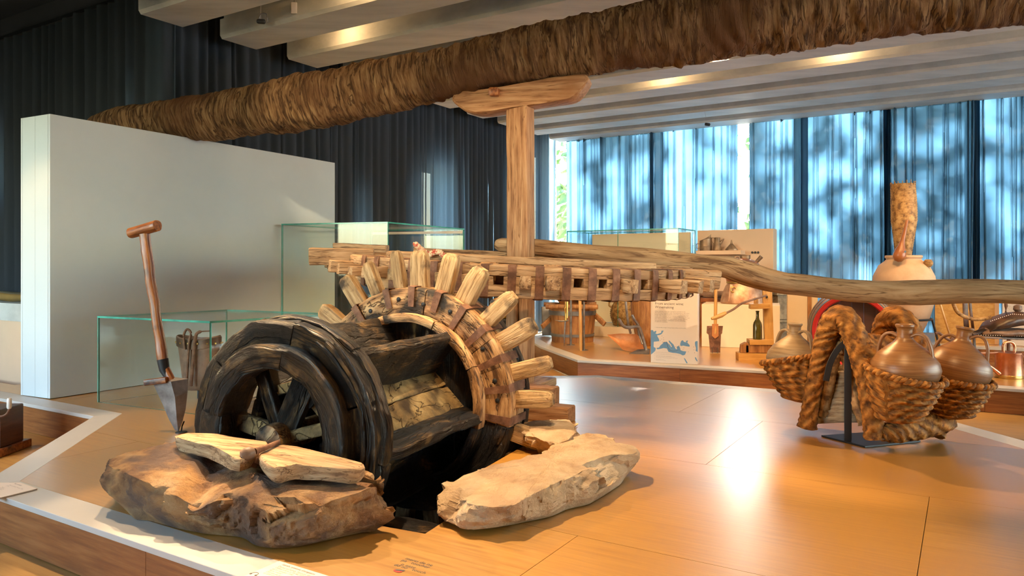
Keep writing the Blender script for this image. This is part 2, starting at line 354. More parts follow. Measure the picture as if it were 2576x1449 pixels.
def thin_glass(name, tint, edge=False):
    m = bpy.data.materials.new(name); m.use_nodes = True; nt = m.node_tree; N = nt.nodes; L = nt.links
    N.remove(N['Principled BSDF']); out = N['Material Output']
    tr = N.new('ShaderNodeBsdfTransparent'); tr.inputs['Color'].default_value = (*tint, 1)
    gl = N.new('ShaderNodeBsdfGlossy'); gl.inputs['Roughness'].default_value = .03; gl.inputs['Color'].default_value = (.95, 1, .98, 1)
    lw = N.new('ShaderNodeLayerWeight'); pw = N.new('ShaderNodeMath'); pw.operation = 'POWER'; pw.inputs[1].default_value = 4.0; L.new(lw.outputs['Facing'], pw.inputs[0])
    fr = N.new('ShaderNodeMath'); fr.operation = 'MULTIPLY_ADD'; fr.inputs[1].default_value = .4; fr.inputs[2].default_value = .025; L.new(pw.outputs[0], fr.inputs[0])
    mx = N.new('ShaderNodeMixShader'); L.new(fr.outputs[0], mx.inputs[0]); L.new(tr.outputs[0], mx.inputs[1]); L.new(gl.outputs[0], mx.inputs[2])
    L.new(mx.outputs[0], out.inputs['Surface']); return m
m_glass = thin_glass('showcase_glass', (.965, .985, .978))
m_wglass = thin_glass('window_glass', (.97, .98, .98))
m_gedge = plain('green_glass_edge', (.06, .30, .24), rough=.15, var=.3)

def cloth(name, diff, trans, wt, wh):
    m = bpy.data.materials.new(name); m.use_nodes = True; nt = m.node_tree; N = nt.nodes; L = nt.links
    N.remove(N['Principled BSDF']); out = N['Material Output']
    co = N.new('ShaderNodeAttribute'); co.attribute_name = 'lc'
    mp = N.new('ShaderNodeMapping'); mp.inputs['Scale'].default_value = (60, 60, 60); L.new(co.outputs['Vector'], mp.inputs['Vector'])
    nz = N.new('ShaderNodeTexNoise'); nz.inputs['Scale'].default_value = 3; L.new(mp.outputs[0], nz.inputs['Vector'])
    d = N.new('ShaderNodeBsdfDiffuse'); d.inputs['Color'].default_value = (*diff, 1)
    t = N.new('ShaderNodeBsdfTranslucent')
    cr = N.new('ShaderNodeValToRGB'); cr.color_ramp.elements[0].color = (*[c*.85 for c in trans], 1); cr.color_ramp.elements[1].color = (*[min(1, c*1.12) for c in trans], 1)
    L.new(nz.outputs['Fac'], cr.inputs['Fac']); L.new(cr.outputs[0], t.inputs['Color'])
    h = N.new('ShaderNodeBsdfTransparent'); h.inputs['Color'].default_value = (.85, .95, 1, 1)
    m1 = N.new('ShaderNodeMixShader'); m1.inputs[0].default_value = wt; L.new(d.outputs[0], m1.inputs[1]); L.new(t.outputs[0], m1.inputs[2])
    m2 = N.new('ShaderNodeMixShader'); m2.inputs[0].default_value = wh; L.new(m1.outputs[0], m2.inputs[1]); L.new(h.outputs[0], m2.inputs[2])
    L.new(m2.outputs[0], out.inputs['Surface']); return m
m_sheer = cloth('sheer_blue_curtain', (.03, .055, .08), (.024, .060, .097), .62, .0012)
m_drape = cloth('dark_slate_curtain', (.07, .082, .10), (.09, .16, .21), .45, .015)
m_glow = bpy.data.materials.new('lamp_glow'); m_glow.use_nodes = True
_g = m_glow.node_tree.nodes['Principled BSDF']; _g.inputs['Emission Color'].default_value = (1, .7, .35, 1); _g.inputs['Emission Strength'].default_value = 8
# ------------------------------------------------------------------ room shell
UW = Vector((.407, .914, 0)); WW = Vector((.914, -.407, 0)); UP = Vector((0, 0, 1))
C1 = Vector((-.907, 2.906, 0))
def uw(a, b, z=0.0): return C1 + UW*a + WW*b + UP*z
PIT = [uw(-.15, .74), uw(.42, .74), uw(.52, .57), uw(1.32, .57), uw(1.32, -.56), uw(-.13, -.56)]
FLOOR_Z = -.19; SOFFIT = 2.91
def tri_fill(b, outer, hole, z, thick=0):
    polys = [[Vector((v.x, v.y, 0)) for v in outer]] + ([[Vector((v.x, v.y, 0)) for v in hole]] if hole else [])
    flat = [v for q in polys for v in q]; tris = tessellate_polygon(polys)
    b.add([Vector((v.x, v.y, z)) for v in flat], [tuple(t) for t in tris], [Vector((*topq(v), 0)) for v in flat])
    return b
room = [(-10.6, -4), (8, -4), (8, 11.2), (-6.2, 11.2), (-6.2, 4.15), (-10.6, 4.15)]
fl = B(); tri_fill(fl, [PQ(*v) for v in room], PIT, FLOOR_Z); struct('floor', fl, m_floor, smooth=0)
ce = B(); tri_fill(ce, [PQ(*v) for v in room], None, 3.75); ceiling = struct('ceiling', ce, m_void, smooth=0)
def wall(name, a, c, t, z0, z1, m, holes=()):
    """wall from a to c (p,q) with thickness t to its left; holes: (s0,s1,z0,z1)"""
    A = PQ(*a); Cc = PQ(*c); d = (Cc-A); L = d.length; d.normalize(); nrm = Vector((-d.y, d.x, 0))*t
    b = B(); M = Matrix(((d.x, nrm.x/abs(t), 0, A.x), (d.y, nrm.y/abs(t), 0, A.y), (0, 0, 1, 0), (0, 0, 0, 1)))
    xs = sorted({0, L} | {h[0] for h in holes} | {h[1] for h in holes}); zs = sorted({z0, z1} | {h[2] for h in holes} | {h[3] for h in holes})
    for x0, x1 in zip(xs, xs[1:]):
        for y0, y1 in zip(zs, zs[1:]):
            if any(h[0] <= (x0+x1)/2 <= h[1] and h[2] <= (y0+y1)/2 <= h[3] for h in holes): continue
            b.box((x0, 0, y0), (x1, abs(t), y1), M)
    return struct(name, b, m, smooth=0)
# behind the dark drapes: a wall, slits added to light patches of cloth
def sA(q): return q - 4.15
wall('wall_left', (-6.2, 4.15), (-6.2, 11.3), .25, FLOOR_Z, 3.75, m_dark, [(sA(6.25), sA(6.4), .4, 1.7), (sA(7.25), sA(7.4), .7, 2.0), (sA(7.75), sA(8.25), .35, 2.2), (sA(8.6), sA(8.7), .5, 1.6), (sA(9.5), sA(9.7), -.1, 2.5), (sA(10.0), sA(10.3), -.1, 2.7), (sA(10.75), sA(11.25), -.1, 2.8)])
wall('wall_far', (-6.2, 4.15), (-10.6, 4.15), -.25, FLOOR_Z, 3.75, m_dark, [(.12, .30, .3, 2.6), (3.0, 3.4, 1.7, 2.3)])
wall('wall_near', (-10.6, -4), (-10.6, 4.3), -.25, FLOOR_Z, 3.75, m_wallp)
wall('wall_back', (8, -4), (-10.6, -4), -.25, FLOOR_Z, 3.75, m_wallp, [(11.2, 16.8, .7, 2.75)])  # unseen opening, added so cool daylight reaches the drapes and partition
wall('wall_right', (8, 11.2), (8, -4), -.25, FLOOR_Z, 3.75, m_wallp, [(.8, 4.6, .2, 2.85), (5.0, 8.8, .2, 2.85)])  # openings added out of view to bring in more cool daylight
# window wall behind the sheer curtains: slender mullions and tall panes
for i in range(7):
    p0 = -6.0 + 2*i
    wb = B()
    for p in (p0, p0+1.94):
        wb.box((p, 11.0, FLOOR_Z), (p+.06, 11.08, 3.3), Matrix(((.851, .525, 0, 0), (-.525, .851, 0, 0), (0, 0, 1, 0), (0, 0, 0, 1))))
    MPQ = Matrix(((.851, .525, 0, 0), (-.525, .851, 0, 0), (0, 0, 1, 0), (0, 0, 0, 1)))
    wb.box((p0, 11.0, FLOOR_Z), (p0+2, 11.08, FLOOR_Z+.08), MPQ); wb.box((p0, 11.0, 3.22), (p0+2, 11.08, 3.3), MPQ)
    w_ = struct('window_%d' % (i+1), wb, m_hoop, smooth=0)
    obj('window_pane', B().box((p0+.06, 11.03, FLOOR_Z+.08), (p0+1.94, 11.045, 3.22), MPQ), m_wglass, w_, smooth=0)
hb = B(); hb.box((-6.2, 11.0, 3.3), (8, 11.2, 3.75), MPQ); struct('trim_1', hb, m_void, smooth=0)
g = B(); tri_fill(g, [PQ(-40, 11.25), PQ(40, 11.25), PQ(40, 60), PQ(-40, 60)], None, -.25); struct('outdoor_ground', g, plain('pale_gravel', (.55, .53, .48), rough=.9), smooth=0)
g = B(); tri_fill(g, [PQ(-40, 4.5), PQ(-6.5, 4.5), PQ(-6.5, 11.25), PQ(-40, 11.25)], None, -.25); struct('outdoor_yard', g, plain('grey_paving', (.30, .30, .30), rough=.9), smooth=0)

g = B(); tri_fill(g, [PQ(8.3, -30), PQ(40, -30), PQ(40, 11.2), PQ(8.3, 11.2)], None, -.25); struct('outdoor_bounce_ground', g, plain('pale_bounce_ground', (.55, .54, .52), rough=.9), smooth=0)  # unseen sunlit plane, added to bounce light up onto the beams
# ceiling beams: precast concrete planks, chamfered lower edges, dark slots between
for k in range(-9, 10):
    q0 = 3.43 + .755*k; b = B()
    prof = [(0, .028), (.02, 0), (.39, 0), (.41, .028), (.41, .17), (.37, .17), (.37, .80), (.04, .80), (.04, .17), (0, .17)]
    ends = (-5.62, 8.0)
    b.loft([[PQ(e, q0+a, SOFFIT+h) for a, h in prof] for e in ends], lcs=[[Vector((e, a, h)) for a, h in prof] for e in ends])
    obj('beam', b, m_concrete, ceiling, smooth=0, kind='structure')

# ------------------------------------------------------------------ curtains
def curtain(label, a, c, z0, z1, m, group, mode, seed, res=.0055, name='curtain'):
    rnd = random.Random(seed); A = PQ(*a); Cc = PQ(*c); d = Cc-A; L = d.length; d.normalize(); nrm = Vector((-d.y, d.x, 0))
    n = int(L/res); rows = 9
    if mode == 'sheer':
        pl = []; x = 0
        while x < L:
            pl.append((x, rnd.uniform(.04, .10)*rnd.choice((1, -1, 1)), rnd.uniform(.007, .013), rnd.uniform(-.02, .02))); x += rnd.choice((.03, .045, .06, .09, .12))*rnd.uniform(.8, 1.25)
    else:
        pl = []; x = 0
        while x < L:
            w = rnd.uniform(.05, .13) if mode == 'drape' else rnd.uniform(.10, .2)
            pl.append((x, rnd.uniform(.05, .09), w*.33, rnd.uniform(-.015, .015))); x += w*1.15
    vs = []; lc = []
    for r in range(rows+1):
        z = z0 + (z1-z0)*r/rows; lean = (r/rows - .5)
        off = [0.0]*(n+1)
        for x, dp, w, ln in pl:
            xc = x + ln*lean*2; i0 = max(0, int((xc-4*w)/L*n)); i1 = min(n, int((xc+4*w)/L*n)+1)
            k = dp*(1 + .35*noise.noise(Vector((x*3, z*.8, seed))))
            for i in range(i0, i1+1): off[i] += k*math.exp(-((i/n*L-xc)/w)**2)
        for i in range(n+1):
            s = i/n*L; o = off[i] + .015*noise.noise(Vector((s*2.2, z*.5, seed+9)))
            p = A + d*s + nrm*o; vs.append(Vector((p.x, p.y, z))); lc.append(Vector((s, z, 0)))
    fs = [(r*(n+1)+i, r*(n+1)+i+1, (r+1)*(n+1)+i+1, (r+1)*(n+1)+i) for r in range(rows) for i in range(n)]
    b = B(); b.add(vs, fs, lc)
    o = obj(name, b, m, None, smooth=60)
    tag(o, label, 'curtain', group); return o
def p_at(px, q=10.63):
    k = (px-HX)/F; Y = q/(.525*k+.851); return Y*(k*.851-.525)
def q_at(px, p=-5.85):
    k = (px-HX)/F; Y = p/(k*.851-.525); return Y*(.525*k+.851)
ZT = 3.35
xs = [1424, 1640, 1716, 1856, 1886, 2034, 2240, 2462, 2700]
sh = [(1424, 1646, 'narrow sheer blue curtain right of the bright corner gap'), (1634, 1855, 'sheer blue curtain on the left of the glaring vertical gap'),
      (1884, 2034, 'sheer blue curtain on the right of the glaring vertical gap'), (2017, 2240, 'sheer blue curtain just left of the tall wicker strainer'),
      (2222, 2465, 'sheer blue curtain straight behind the tall wicker strainer'), (2447, 2760, 'sheer blue curtain at the right edge of the photo')]
for i, (a, c, lb) in enumerate(sh):
    dq = .05*(i % 2)
    curtain(lb, (p_at(a), 10.60+dq), (p_at(c), 10.60+dq), FLOOR_Z+.02, ZT, m_sheer, 'sheer curtains along the windows', 'sheer', 11+i)
curtain('sheer blue curtain outside the right edge of the frame', (p_at(2740), 10.6), (7.9, 10.6), FLOOR_Z+.02, ZT, m_sheer, 'sheer curtains along the windows', 'sheer', 31, res=.02)
dq_ = [(450, 850, 'dark slate drape behind the palm trunk and the white partition'), (842, 1165, 'dark slate drape behind the tall glass showcase'), (1158, 1396, 'dark slate drape behind the upright post with light showing through')]
for i, (a, c, lb) in enumerate(dq_):
    curtain(lb, (-5.85-.03*(i % 2), q_at(a)), (-5.85-.03*(i % 2), q_at(c)), FLOOR_Z+.02, ZT, m_drape, 'dark drapes on the left wall', 'drape', 41+i)
curtain('dark slate drape left of the corner behind the white partition', (-10.5, 3.86), (-7.4, 3.86), FLOOR_Z+.02, ZT, m_drape, 'dark drapes on the left wall', 'wide', 51)
curtain('dark slate drape at the corner above the white partition', (-7.45, 3.83), (-5.84, 3.83), FLOOR_Z+.02, ZT, m_drape, 'dark drapes on the left wall', 'wide', 53)
rl = B(); rl.box((-5.9, 10.58, ZT), (8, 10.66, ZT+.03), MPQ); struct('trim_2', rl, m_black, smooth=0)
rl = B(); rl.box((-5.9, 3.8, ZT), (-5.82, 10.6, ZT+.03), MPQ); rl.box((-10.5, 3.82, ZT), (-5.8, 3.88, ZT+.03), MPQ); struct('trim_3', rl, m_black, smooth=0)

# ------------------------------------------------------------------ trees outside: they break the sun into blots of light on the curtains
m_leaf = plain('leaf_green', (.10, .17, .05), rough=.6, var=.3)
m_bark = plain('tree_bark', (.12, .09, .06), rough=.9, var=.3)
def tree(p, q, seed, label, cr=1.45):
    rnd = random.Random(seed); t = thing('tree', label, 'tree', PQ(p, q, -.25), 'trees outside the windows')
    o = PQ(p, q, -.25)
    path = smooth_path([o, o+Vector((.1, .05, 1.6)), o+Vector((-.05, .1, 3.2)), o+Vector((.1, 0, 5.0)), o+Vector((0, 0, 6.6))], 4)
    obj('trunk', tube(path, [.16-.11*i/(len(path)-1) for i in range(len(path))], 8), m_bark, t)
    br = B()
    for k in range(9):
        z = 2.2 + .5*k; a = k*2.4; ln = cr*.8*rnd.uniform(.7, 1.1)
        s = o + Vector((0, 0, z)); e = s + Vector((math.cos(a)*ln, math.sin(a)*ln, ln*.45))
        tube([s, s.lerp(e, .5)+Vector((0, 0, .1)), e], [.04, .03, .012], 6, b=br)
    obj('branches', br, m_bark, t)
    lf = B()
    for k in range(int(2900*min(1, cr*.62))):
        h = rnd.random(); z = 1.3 + 5.6*h; zc = z - 2.9
        keep = .95 if 1.15 < zc < 1.75 else (.42 if 1.75 <= zc < 3.0 else (.5 if .1 < zc <= 1.15 else .8))
        if rnd.random() > keep: continue
        a = rnd.uniform(0, 6.283); r = cr*math.sqrt(rnd.random())
        cl = Vector((r*math.cos(a), r*math.sin(a), z))
        if noise.noise(cl*1.9 + Vector((seed, 0, 0))) < -.12: continue
        c = o + cl; s = rnd.uniform(.10, .22)
        n = Vector((rnd.gauss(0, 1), rnd.gauss(0, 1), rnd.gauss(0, 1))).normalized(); x = n.orthogonal().normalized(); y = n.cross(x)
        lf.add([c - x*s, c - y*s*.5 + n*s*.12, c + x*s, c + y*s*.5 + n*s*.12], [(0, 1, 2, 3)])
    tag(obj('foliage', lf, m_leaf, t, smooth=0), kind='stuff')
for i, (p, q) in enumerate([(-7.6, 16.2), (-5.25, 17.0), (-3.25, 17.0), (-1.5, 15.9), (-.1, 17.2), (1.6, 15.9), (3.5, 17.2), (5.4, 15.9), (7.3, 17.2)]):
    tree(p, q, 100+i, 'tree outside the windows, %s from the room corner' % ['first', 'second', 'third', 'fourth', 'fifth', 'sixth', 'seventh', 'eighth', 'ninth'][i], [1.45, .8, .95, 1.3][i] if i < 4 else 1.45)

# ------------------------------------------------------------------ display platforms
def inset(poly, d):
    n = len(poly); out = []; area = sum(poly[i-1][0]*poly[i][1]-poly[i][0]*poly[i-1][1] for i in range(n)); sg = 1 if area > 0 else -1
    L = []
    for i in range(n):
        a = Vector(poly[i]).to_2d(); c = Vector(poly[(i+1) % n]).to_2d(); t = (c-a).normalized(); nn = Vector((-t.y, t.x))*sg*d[i]
        L.append((a+nn, t))
    for i in range(n):
        a, t = L[i-1]; c, s = L[i]; den = t.x*s.y - t.y*s.x
        k = ((c-a).x*s.y - (c-a).y*s.x)/den; q = a + t*k; out.append(Vector((q.x, q.y, 0)))
    return out
def platform(name, label, poly, trims, hole, rows, seams, faces, zt=0.0, face_len=1.25):
    poly = [Vector((v[0], v[1], 0)) for v in poly]; n = len(poly)
    t = thing(name, label, 'platform', (poly[0].x, poly[0].y, FLOOR_Z))
    inn = inset(poly, [.14 if i in trims else .002 for i in range(n)])
    # panels
    b0 = B(); tri_fill(b0, inn, hole, zt)
    me = bpy.data.meshes.new('tmp'); me.from_pydata(b0.v, [], b0.f); bm = bmesh.new(); bm.from_mesh(me); bpy.data.meshes.remove(me)
    g = .0011
    def cut(geom, co, no): return bmesh.ops.bisect_plane(bm, geom=geom, plane_co=co, plane_no=no, dist=1e-6)
    for q in rows:
        for e in (-g, g): cut(bm.verts[:]+bm.edges[:]+bm.faces[:], PQ(0, q+e, 0), E2)
    bands = [-99] + list(rows) + [99]
    for i in range(len(bands)-1):
        for p in seams[i % len(seams)]:
            for e in (-g, g):
                fs = [f for f in bm.faces if bands[i] < topq(f.calc_center_median())[1] < bands[i+1]]
                cut(list({v for f in fs for v in f.verts})+list({x for f in fs for x in f.edges})+fs, PQ(p+e, 0, 0), E1)
    cells = {}
    for f in bm.faces:
        c = f.calc_center_median(); p, q = topq(c); i = max(j for j in range(len(bands)) if bands[j] < q)
        if any(abs(q-r_) < g for r_ in rows): continue
        ss = sorted(seams[i % len(seams)])
        if any(abs(p-s_) < g for s_ in ss): continue
        cells.setdefault((i, sum(s_ < p for s_ in ss)), []).append(f)
    for key, fs in cells.items():
        vid = {}; b = B(); top = []
        for f in fs:
            for v in f.verts:
                if v.index not in vid or True: vid.setdefault(v, len(vid))
        vl = list(vid); m_ = len(vl); off = Vector((key[1]*7.3+key[0]*2.1, key[0]*3.7, 0))
        edges = {}
        for f in fs:
            idx = [vid[v] for v in f.verts]; top.append(tuple(idx))
            for a_, c_ in zip(idx, idx[1:]+idx[:1]): edges[(a_, c_)] = 1
        side = [(a_, c_, c_+m_, a_+m_) for (a_, c_) in edges if (c_, a_) not in edges]
        vs = [v.co.copy() for v in vl] + [v.co - Vector((0, 0, .02)) for v in vl]
        b.add(vs, top + [tuple(i_+m_ for i_ in reversed(f_)) for f_ in top] + side, [Vector((*topq(v), v.z)) for v in vs], off=off)
        obj('floor_panel', b, m_oak, t, smooth=0)
    bm.free()
    # core under the panels
    b = B(); tri_fill(b, inset(poly, [.02]*n), hole, zt-.021); obj('core', b, m_void, t, smooth=0)
    for i in trims:
        a, c = poly[i], poly[(i+1) % n]; a2, c2 = inn[i], inn[(i+1) % n]
        ov = (a-a2)*0
        prism([Vector((v.x, v.y, zt)) for v in (a, c, c2, a2)], (0, 0, -.022), bb := B())
        obj('trim_board', bb, m_trim, t, smooth=0, bevel=.0015, seg=1)
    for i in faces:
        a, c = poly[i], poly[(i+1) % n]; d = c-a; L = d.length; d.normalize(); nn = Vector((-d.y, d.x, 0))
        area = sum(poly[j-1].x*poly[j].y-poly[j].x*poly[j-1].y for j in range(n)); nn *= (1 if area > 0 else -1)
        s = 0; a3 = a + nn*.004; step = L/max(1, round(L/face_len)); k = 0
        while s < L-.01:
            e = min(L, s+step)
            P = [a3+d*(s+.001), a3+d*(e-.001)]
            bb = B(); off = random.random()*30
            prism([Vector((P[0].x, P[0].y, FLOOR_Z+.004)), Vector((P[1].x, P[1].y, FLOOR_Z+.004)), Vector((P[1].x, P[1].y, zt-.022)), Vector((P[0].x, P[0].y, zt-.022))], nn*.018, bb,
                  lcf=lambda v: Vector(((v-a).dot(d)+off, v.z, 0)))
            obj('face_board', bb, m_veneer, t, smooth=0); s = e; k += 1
    return t
P1 = [PQ(-3.42, 1.395), PQ(1.25, 1.395), (2.75, 3.1), (2.40, 5.08), (.70, 6.03), (.12, 5.98), (-.6, 7.3), PQ(-5.62, 6.3), PQ(-5.62, 3.5), PQ(-6.1, 3.5), PQ(-6.1, 2.75), PQ(-7.5, 2.75), PQ(-7.5, 2.424), PQ(-4.43, 2.424)]
ROWS = [1.11, 2.2, 3.29, 4.38, 5.47, 6.56, 7.65, 8.74, 9.83]
SEAMS = [[-3.6, -1.1, 1.4, 3.9], [-3.6, -1.1, 1.4, 3.9], [-5.12, -2.62, -.12, 2.38, 4.9], [-6.0, -3.5, -1.0, 1.5, 4.0], [-4.0, -1.5, 1.0, 3.5], [-5.2, -2.7, -.2, 2.3]]
plat1 = platform('display_platform', 'low oak display platform with white trim carrying the water wheel', P1, (0, 1, 2, 3, 4, 5, 12, 13), PIT, ROWS, SEAMS, (0, 1, 2, 3, 4, 12, 13))
P2 = [(.624, 7.0), (2.38, 6.17), (3.51, 5.46), (6.0, 3.92), PQ(6.5, 8.6), PQ(-4.4, 10.0), (.15, 9.3), (.318, 8.16)]
plat2 = platform('display_platform', 'oak display platform with white trim in the background carrying the winemaking tools', P2, (0, 1, 2, 5, 6, 7), None, ROWS, SEAMS, (0, 1, 2, 6, 7))
# pit lining
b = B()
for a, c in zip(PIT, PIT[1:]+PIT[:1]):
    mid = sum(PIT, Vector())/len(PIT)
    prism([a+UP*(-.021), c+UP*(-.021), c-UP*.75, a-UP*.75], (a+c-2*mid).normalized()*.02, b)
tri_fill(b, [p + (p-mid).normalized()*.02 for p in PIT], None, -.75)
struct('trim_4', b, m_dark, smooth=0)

# ------------------------------------------------------------------ ceiling spots and slot lamps (fixture + its own light)
for i, (loc, tgt, en, cone, colr, ls) in enumerate(SPOTS):
    loc = slot(loc[0], loc[1], SOFFIT + .07); d = (Vector(tgt)-loc).normalized()
    t = thing('ceiling_spotlight', 'small black ceiling spotlight '+ls, 'spotlight', loc + Vector((0, 0, .16)), 'ceiling spotlights')
    obj('lamp_head', lathe([(.028, -.10), (.034, -.085), (.034, .0), (.030, .012)], loc-d*.02, 16, d), m_black, t)
    obj('lens', lathe([(.026, 0), (.026, .004)], loc-d*.012, 16, d), m_glow, t)
    obj('stem', tube([loc-d*.05, loc-d*.05+Vector((0, 0, .2))], .006, 8), m_black, t)
    lamp('spot_light', 'SPOT', loc+d*.03, en, colr, tgt, spot_size=R(cone), spot_blend=.35, shadow_soft_size=.025)
for i, (x, y, en) in enumerate(GLOWS):
    p, q = topq((x, y)); k = round((q - 3.43 + .165)/.755); q = 3.43 + .755*k - .2; c = PQ(p, q, SOFFIT+.13)
    t = thing('slot_lamp', 'small warm lamp in the slot between ceiling beams, number %s from the left' % ['one', 'two', 'three', 'four', 'five', 'six', 'seven', 'eight'][i], 'lamp', c, 'slot lamps between the ceiling beams')
    obj('lamp_head', lathe([(.02, 0), (.024, .01), (.024, .07), (.01, .09)], c+Vector((0, 0, .03)), 12), m_black, t)
    obj('lens', lathe([(.018, .0), (.018, .003)], c+Vector((0, 0, .026)), 12), m_glow, t)
    lamp('slot_light', 'POINT', c, en, WARM, shadow_soft_size=.03)

# ------------------------------------------------------------------ white partition
A0 = at(125, 1005, 4.94); A0.z = 0
PD = Vector((.495, .869, 0)).normalized(); PN = Vector((-.889, .459, 0)).normalized()
part = thing('white_partition', 'tall thick white partition wall the palm trunk rests on', 'partition', A0)
Lp = 2.72; tt = .335; zt_ = 1.92
def quadbox(a, d1, d2, z0, z1): return prism([a+UP*z0, a+d1+UP*z0, a+d1+d2+UP*z0, a+d2+UP*z0], (0, 0, z1-z0))
obj('front_panel', quadbox(A0+PD*.001, PD*Lp, PN*.02, .004, zt_), m_white, part, smooth=0, bevel=.002, seg=1)
obj('end_panel', quadbox(A0+PN*.022, PN*(tt*.5-.024), PD*.02, .004, zt_), m_white, part, smooth=0, bevel=.002, seg=1)
obj('end_panel', quadbox(A0+PN*(tt*.5), PN*(tt*.5-.02), PD*.02, .004, zt_), m_white, part, smooth=0, bevel=.002, seg=1)
obj('back_panel', quadbox(A0+PN*(tt-.018)+PD*.001, PD*Lp, PN*.018, .004, zt_), m_white, part, smooth=0)
obj('far_end_panel', quadbox(A0+PN*.022+PD*(Lp-.02), PN*(tt-.042), PD*.02, .004, zt_), m_white, part, smooth=0)
obj('top_panel', quadbox(A0+PN*.0205+PD*.022, PD*(Lp-.044), PN*(tt-.04), zt_-.03, zt_-.006), m_white, part, smooth=0)
# ------------------------------------------------------------------ palm trunk
def resample(keys, n):
    """keys: (x, values...) -> n rows with x evenly spread, linear"""
    xs = [k[0] for k in keys]; out = []
    for i in range(n):
        x = xs[0] + (xs[-1]-xs[0])*i/(n-1); j = max(0, min(len(xs)-2, sum(v <= x for v in xs)-1)); t = (x-xs[j])/(xs[j+1]-xs[j])
        out.append((x, *[a + (c-a)*t for a, c in zip(keys[j][1:], keys[j+1][1:])]))
    return out
LOG = [(223, 298, 308, 6.10), (230, 293, 322, 6.09), (262, 281, 336, 6.05), (303, 268, 345, 6.02), (446, 250, 352, 5.92), (501, 240, 351, 5.87), (621, 221, 344, 5.78), (776, 186, 324, 5.67),
       (1000, 144, 279, 5.52), (1144, 113, 246, 5.41), (1255, 86, 226, 5.33), (1380, 59, 206, 5.25), (1545, 20, 179, 5.13), (1700, -14, 163, 5.03), (1842, -40, 146, 4.93),
       (2083, -80, 112, 4.76), (2373, -118, 76, 4.56), (2576, -140, 60, 4.42), (2900, -170, 40, 4.2)]
rows = resample(LOG, 330); path = []; rad = []
for x, a, c, Y in rows:
    path.append(at(x, (a+c)/2, Y)); rad.append((c-a)/2/F*Y*1.0)
NB = 84; secs = []; b = B()
sweep(b, path, [circ(r, NB) for r in rad])
n0 = len(b.v); 
for i in range(len(path)):
    c = path[i]; r = rad[i]
    for j in range(NB):
        k = i*NB + j; d = (b.v[k]-c); u = d.normalized(); L = b.lc[k].x; a = 2*math.pi*j/NB
        q = Vector((L*1.0, math.cos(a)*.45, math.sin(a)*.45))
        big = noise.fractal(q*2.2, 1, 2, 3)*.022
        skew = L + .06*math.sin(a) + .05*noise.noise(q*2.5)
        fib = noise.fractal(Vector((skew*17, math.cos(a)*1.7, math.sin(a)*1.7)), .8, 2.1, 4)*.017
        rid = abs(noise.noise(Vector((skew*8+40, math.cos(a)*1.2, math.sin(a)*1.2))))*-.015
        kk = min(1, max(.15, i/14))
        b.v[k] = b.v[k] + u*(big+fib+rid)*kk + (path[min(i+1, len(path)-1)]-path[max(0, i-1)]).normalized()*fib*.6
        b.lc[k] = Vector((L, a*r*.0 + math.cos(a)*r, math.sin(a)*r))
log = obj('palm_trunk', b, m_palm, None, smooth=75)
tag(log, 'long fibrous brown palm trunk slung overhead from the white partition to the right', 'log')

# ------------------------------------------------------------------ post, bracket, foot timbers
PX, PY = .06, 5.30
post = thing('wooden_post', 'tall square wooden post rising through the horizontal cogwheel to the palm trunk', 'post', (PX, PY, 0))
b = beam((PX+.004, PY, .93), (PX, PY, 2.07), .162, .15, .012, 14, UW, amp=.004); obj('upper_shaft', b, m_post, post)
b = beam((PX-.043, PY, .06), (PX-.043, PY, .95), .082, .13, .012, 8, UW, amp=.004); obj('lower_shaft', b, m_post, post)
b = beam((PX+.046, PY-.01, .06), (PX+.046, PY-.01, .95), .078, .13, .012, 8, UW, amp=.004); obj('lower_shaft', b, m_post, post)
LD = Vector((2.63, -.66, 0)).normalized(); LN = Vector((LD.y, -LD.x, 0)).normalized()
if LN.y > 0: LN = -LN
def onplane(px, py, o, n):
    d = Vector(((px-HX)/F, 1, -(py-HY)/F)); o = Vector(o) - Vector((0, 0, EYE)); return d*(o.dot(n)/d.dot(n)) + Vector((0, 0, EYE))
BO = Vector((PX, PY, 2))+LN*.09
outl = [(1137, 252), (1143, 236), (1160, 230), (1240, 221), (1330, 204), (1400, 193), (1462, 185), (1479, 193), (1476, 206), (1462, 227), (1440, 246), (1400, 254), (1340, 263), (1260, 276), (1205, 284), (1165, 275)]
brk = thing('bracket_beam', 'carved wooden bracket on top of the post cradling the palm trunk', 'bracket', (PX, PY, 2.07))
pl = [onplane(x, y, BO, LN) for x, y in outl]
b = B(); ds = [0, .012, .09, .168, .18]; secs = []
cen = sum(pl, Vector())/len(pl)
for k, dd in enumerate(ds):
    s = .95 if k in (0, 4) else 1.0
    secs.append([cen + (p-cen)*s - LN*dd for p in smooth_closed(pl, 3)])
b.loft(secs, lcs=[[Vector(((p-cen).dot(LD)+3, (p-cen).z, k*.04)) for p in q] for k, q in enumerate(secs)])
b.noise(.006, 7, 2, (1, 2, 2)); obj('body', b, m_post, brk)
e = onplane(1245, 233, BO, LN)
b = beam(e+LN*.045, e-LN*.1, .07, .06, .012, 3, amp=.004); obj('wedge', b, m_tool, brk)
sill = [((-.35, 4.80, .075), (.262, 4.52, .075), .17, .15, 'squared foot timber lying beside the small pale stone, upper one'),
        ((-.1, 4.43, .045), (.345, 4.23, .045), .13, .09, 'lower reddish foot timber lying in front of the post'),
        ((PX-.1, 5.1, .03), (PX+.12, 5.6, .03), .34, .06, 'flat timber sole plate under the post')]
for a, c, w, h, lb in sill:
    tag(obj('foot_timber', beam(a, c, w, h, .01, 6, amp=.003), m_post, None), lb, 'timber')

